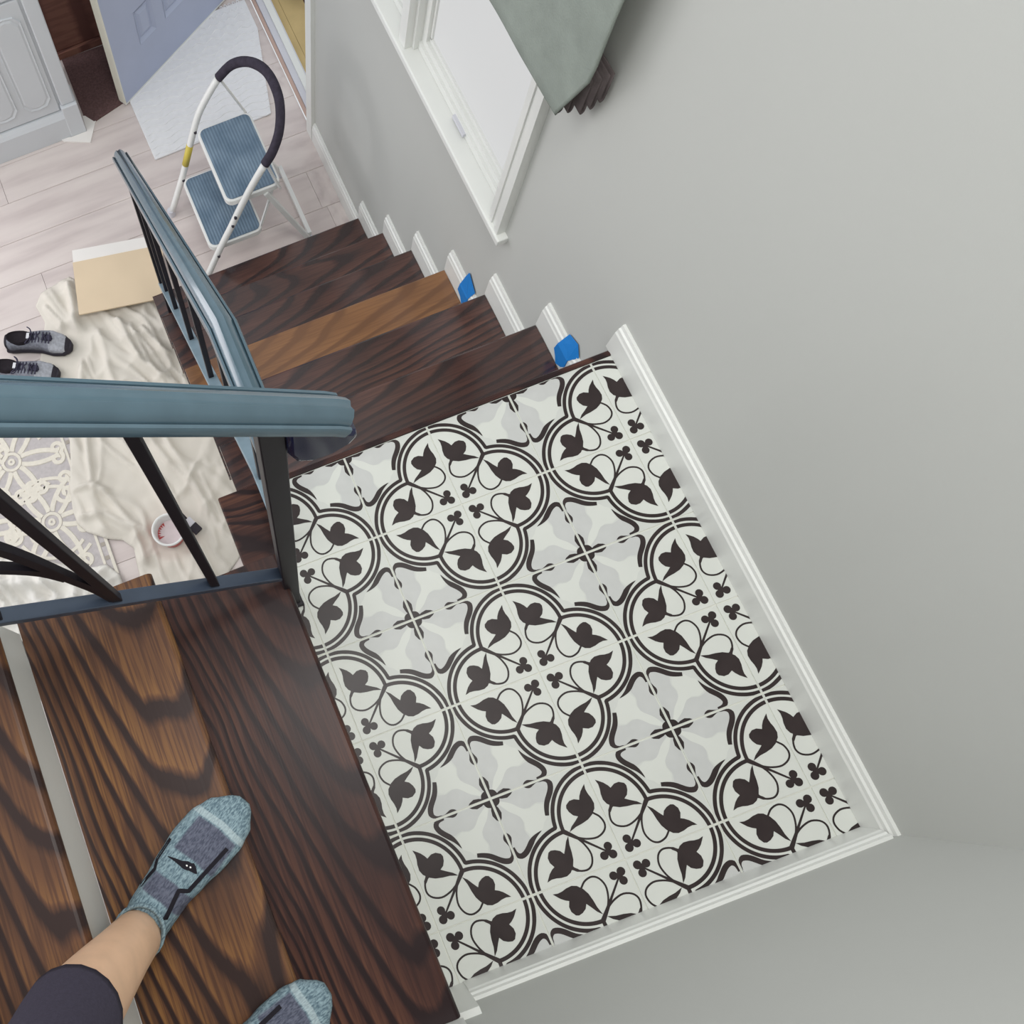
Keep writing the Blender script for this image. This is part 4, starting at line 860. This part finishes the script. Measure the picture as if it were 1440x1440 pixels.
# socks
def sock(ft, leg):
    d = ft['toe'] - ft['heel']; L = d.length; ang = math.atan2(d.y, d.x); sd = ft['side']
    wt = [(0.0, (0.014, 0.032)), (0.012, (0.026, 0.050)), (0.035, (0.034, 0.064)), (0.075, (0.036, 0.080)), (0.11, (0.037, 0.074)), (0.15, (0.042, 0.062)), (0.19, (0.047, 0.051)), (0.225, (0.047, 0.042)), (0.255, (0.040, 0.035)), (0.278, (0.025, 0.028)), (0.29, (0.010, 0.020))]
    sc = L / 0.29; mb = MB()
    xs = [0.29 * (k / 40) for k in range(41)]
    def mid(x): return sd * (0.012 * math.sin(min(1, x / 0.29) * math.pi) - 0.004)
    mb.loft([section(x * sc, mid(x), interp(wt, x)[0] * 1.07, 0.0008, interp(wt, x)[1], 24, 0.45) for x in xs], 'sock')
    # ankle cuff
    inv = Matrix.Rotation(-ang, 3, 'Z')
    P_ = [inv @ (Vector(p) - ft['heel']) for p in resample(leg[:3], 9)]
    rings = []
    for k, z in enumerate([0.03, 0.045, 0.058, 0.068, 0.074, 0.078, 0.080, 0.078, 0.072]):
        c_ = P_[0].lerp(P_[4], min(1, max(0, (z - 0.045) / 0.055))); r_ = [0.038, 0.039, 0.0395, 0.040, 0.041, 0.041, 0.039, 0.036, 0.034][k]
        rings.append([Vector((c_.x + 0.002 + r_ * 1.12 * math.cos(2 * math.pi * q / 24), c_.y + r_ * math.sin(2 * math.pi * q / 24), z + 0.012 * math.cos(2 * math.pi * q / 24))) for q in range(24)])
    mb.loft(rings, 'sock', False)
    me = mb.mesh('sock'); me.polygons.foreach_set('use_smooth', [True] * len(me.polygons))
    o = bpy.data.objects.new('sock', me); C.objects.link(o); o.parent = ps; o.location = ft['heel'] - ps.location; o.rotation_euler = (0, 0, ang)
    bvh = BVHTree.FromPolygons([v_.co.copy() for v_ in me.vertices], [tuple(p.vertices) for p in me.polygons])
    def drop(x, y, up_=0.0012):
        h_ = bvh.ray_cast(Vector((x, y, 0.3)), Vector((0, 0, -1)))
        return (h_[0] + Vector((0, 0, up_))) if h_[0] else Vector((x, y, 0.01))
    def strip(pts, wd, nm):
        m2 = MB(); L_ = []
        P2 = resample([(p[0], p[1], 0) for p in pts], 12 * (len(pts) - 1)) if False else [Vector((a[0] + (b[0] - a[0]) * k / 8, a[1] + (b[1] - a[1]) * k / 8, 0)) for a, b in zip(pts, pts[1:]) for k in range(8)] + [Vector((*pts[-1], 0))]
        for i, p in enumerate(P2):
            t_ = (P2[min(i + 1, len(P2) - 1)] - P2[max(i - 1, 0)]).normalized(); nrm = Vector((-t_.y, t_.x, 0)) * wd / 2
            L_ += [drop(*(p + nrm)[:2]), drop(*(p - nrm)[:2])]
        m2.add(L_, [(2 * i, 2 * i + 1, 2 * i + 3, 2 * i + 2) for i in range(len(P2) - 1)], 'sockink')
        me2 = m2.mesh(nm, recalc=False); o2 = bpy.data.objects.new(nm, me2); C.objects.link(o2); o2.parent = o
    s_ = -sd
    strip([(0.218 * sc, s_ * 0.034 + mid(.22)), (0.135 * sc, s_ * 0.030 + mid(.14)), (0.128 * sc, s_ * 0.018 + mid(.13)), (0.085 * sc, s_ * 0.026 + mid(.09))], 0.0065, 'side_line')
    strip([(0.175 * sc, -s_ * 0.043 + mid(.17)), (0.140 * sc, -s_ * 0.039 + mid(.14)), (0.128 * sc, -s_ * 0.032 + mid(.13)), (0.095 * sc, -s_ * 0.036 + mid(.09))], 0.005, 'side_line')
    # slim winged emblem across the instep
    m2 = MB(); top = [(-0.030, 0.001), (-0.018, 0.0035), (-0.008, 0.0045), (0.0, 0.008), (0.006, 0.0075), (0.009, 0.009), (0.014, 0.006), (0.022, -0.002)]; bot = [(-0.030, 0.0), (-0.018, -0.001), (-0.008, -0.003), (0.0, -0.005), (0.006, -0.005), (0.009, -0.004), (0.014, -0.004), (0.022, -0.004)]
    xe = 0.150 * sc; vv = []
    for a, b in zip(top, bot):
        for q in (a, b): vv.append(drop(xe + q[1] * 1.0 + (q[0] + .03) * 0.22 + 0.004, mid(.15) - sd * (q[0] + 0.002), 0.0014))
    m2.add(vv, [(2 * i, 2 * i + 1, 2 * i + 3, 2 * i + 2) for i in range(len(top) - 1)], 'sockink')
    me2 = m2.mesh('emblem', recalc=False); o2 = bpy.data.objects.new('emblem', me2); C.objects.link(o2); o2.parent = o
    for q in (0.0025, 0.0085):
        m3 = MB(); cpt = (xe + 0.0015 + (q + .03) * 0.22 + 0.004, mid(.15) - sd * (q + 0.002))
        m3.add([drop(cpt[0] + 0.0012 * math.cos(a), cpt[1] + 0.0016 * math.sin(a), 0.0022) for a in [k * math.pi / 4 for k in range(8)]], [tuple(range(8))], 'white_pl')
        me3 = m3.mesh('emblem_dot', recalc=False); o3 = bpy.data.objects.new('emblem_dot', me3); C.objects.link(o3); o3.parent = o
sock(foot1, legA); sock(foot2, legB)
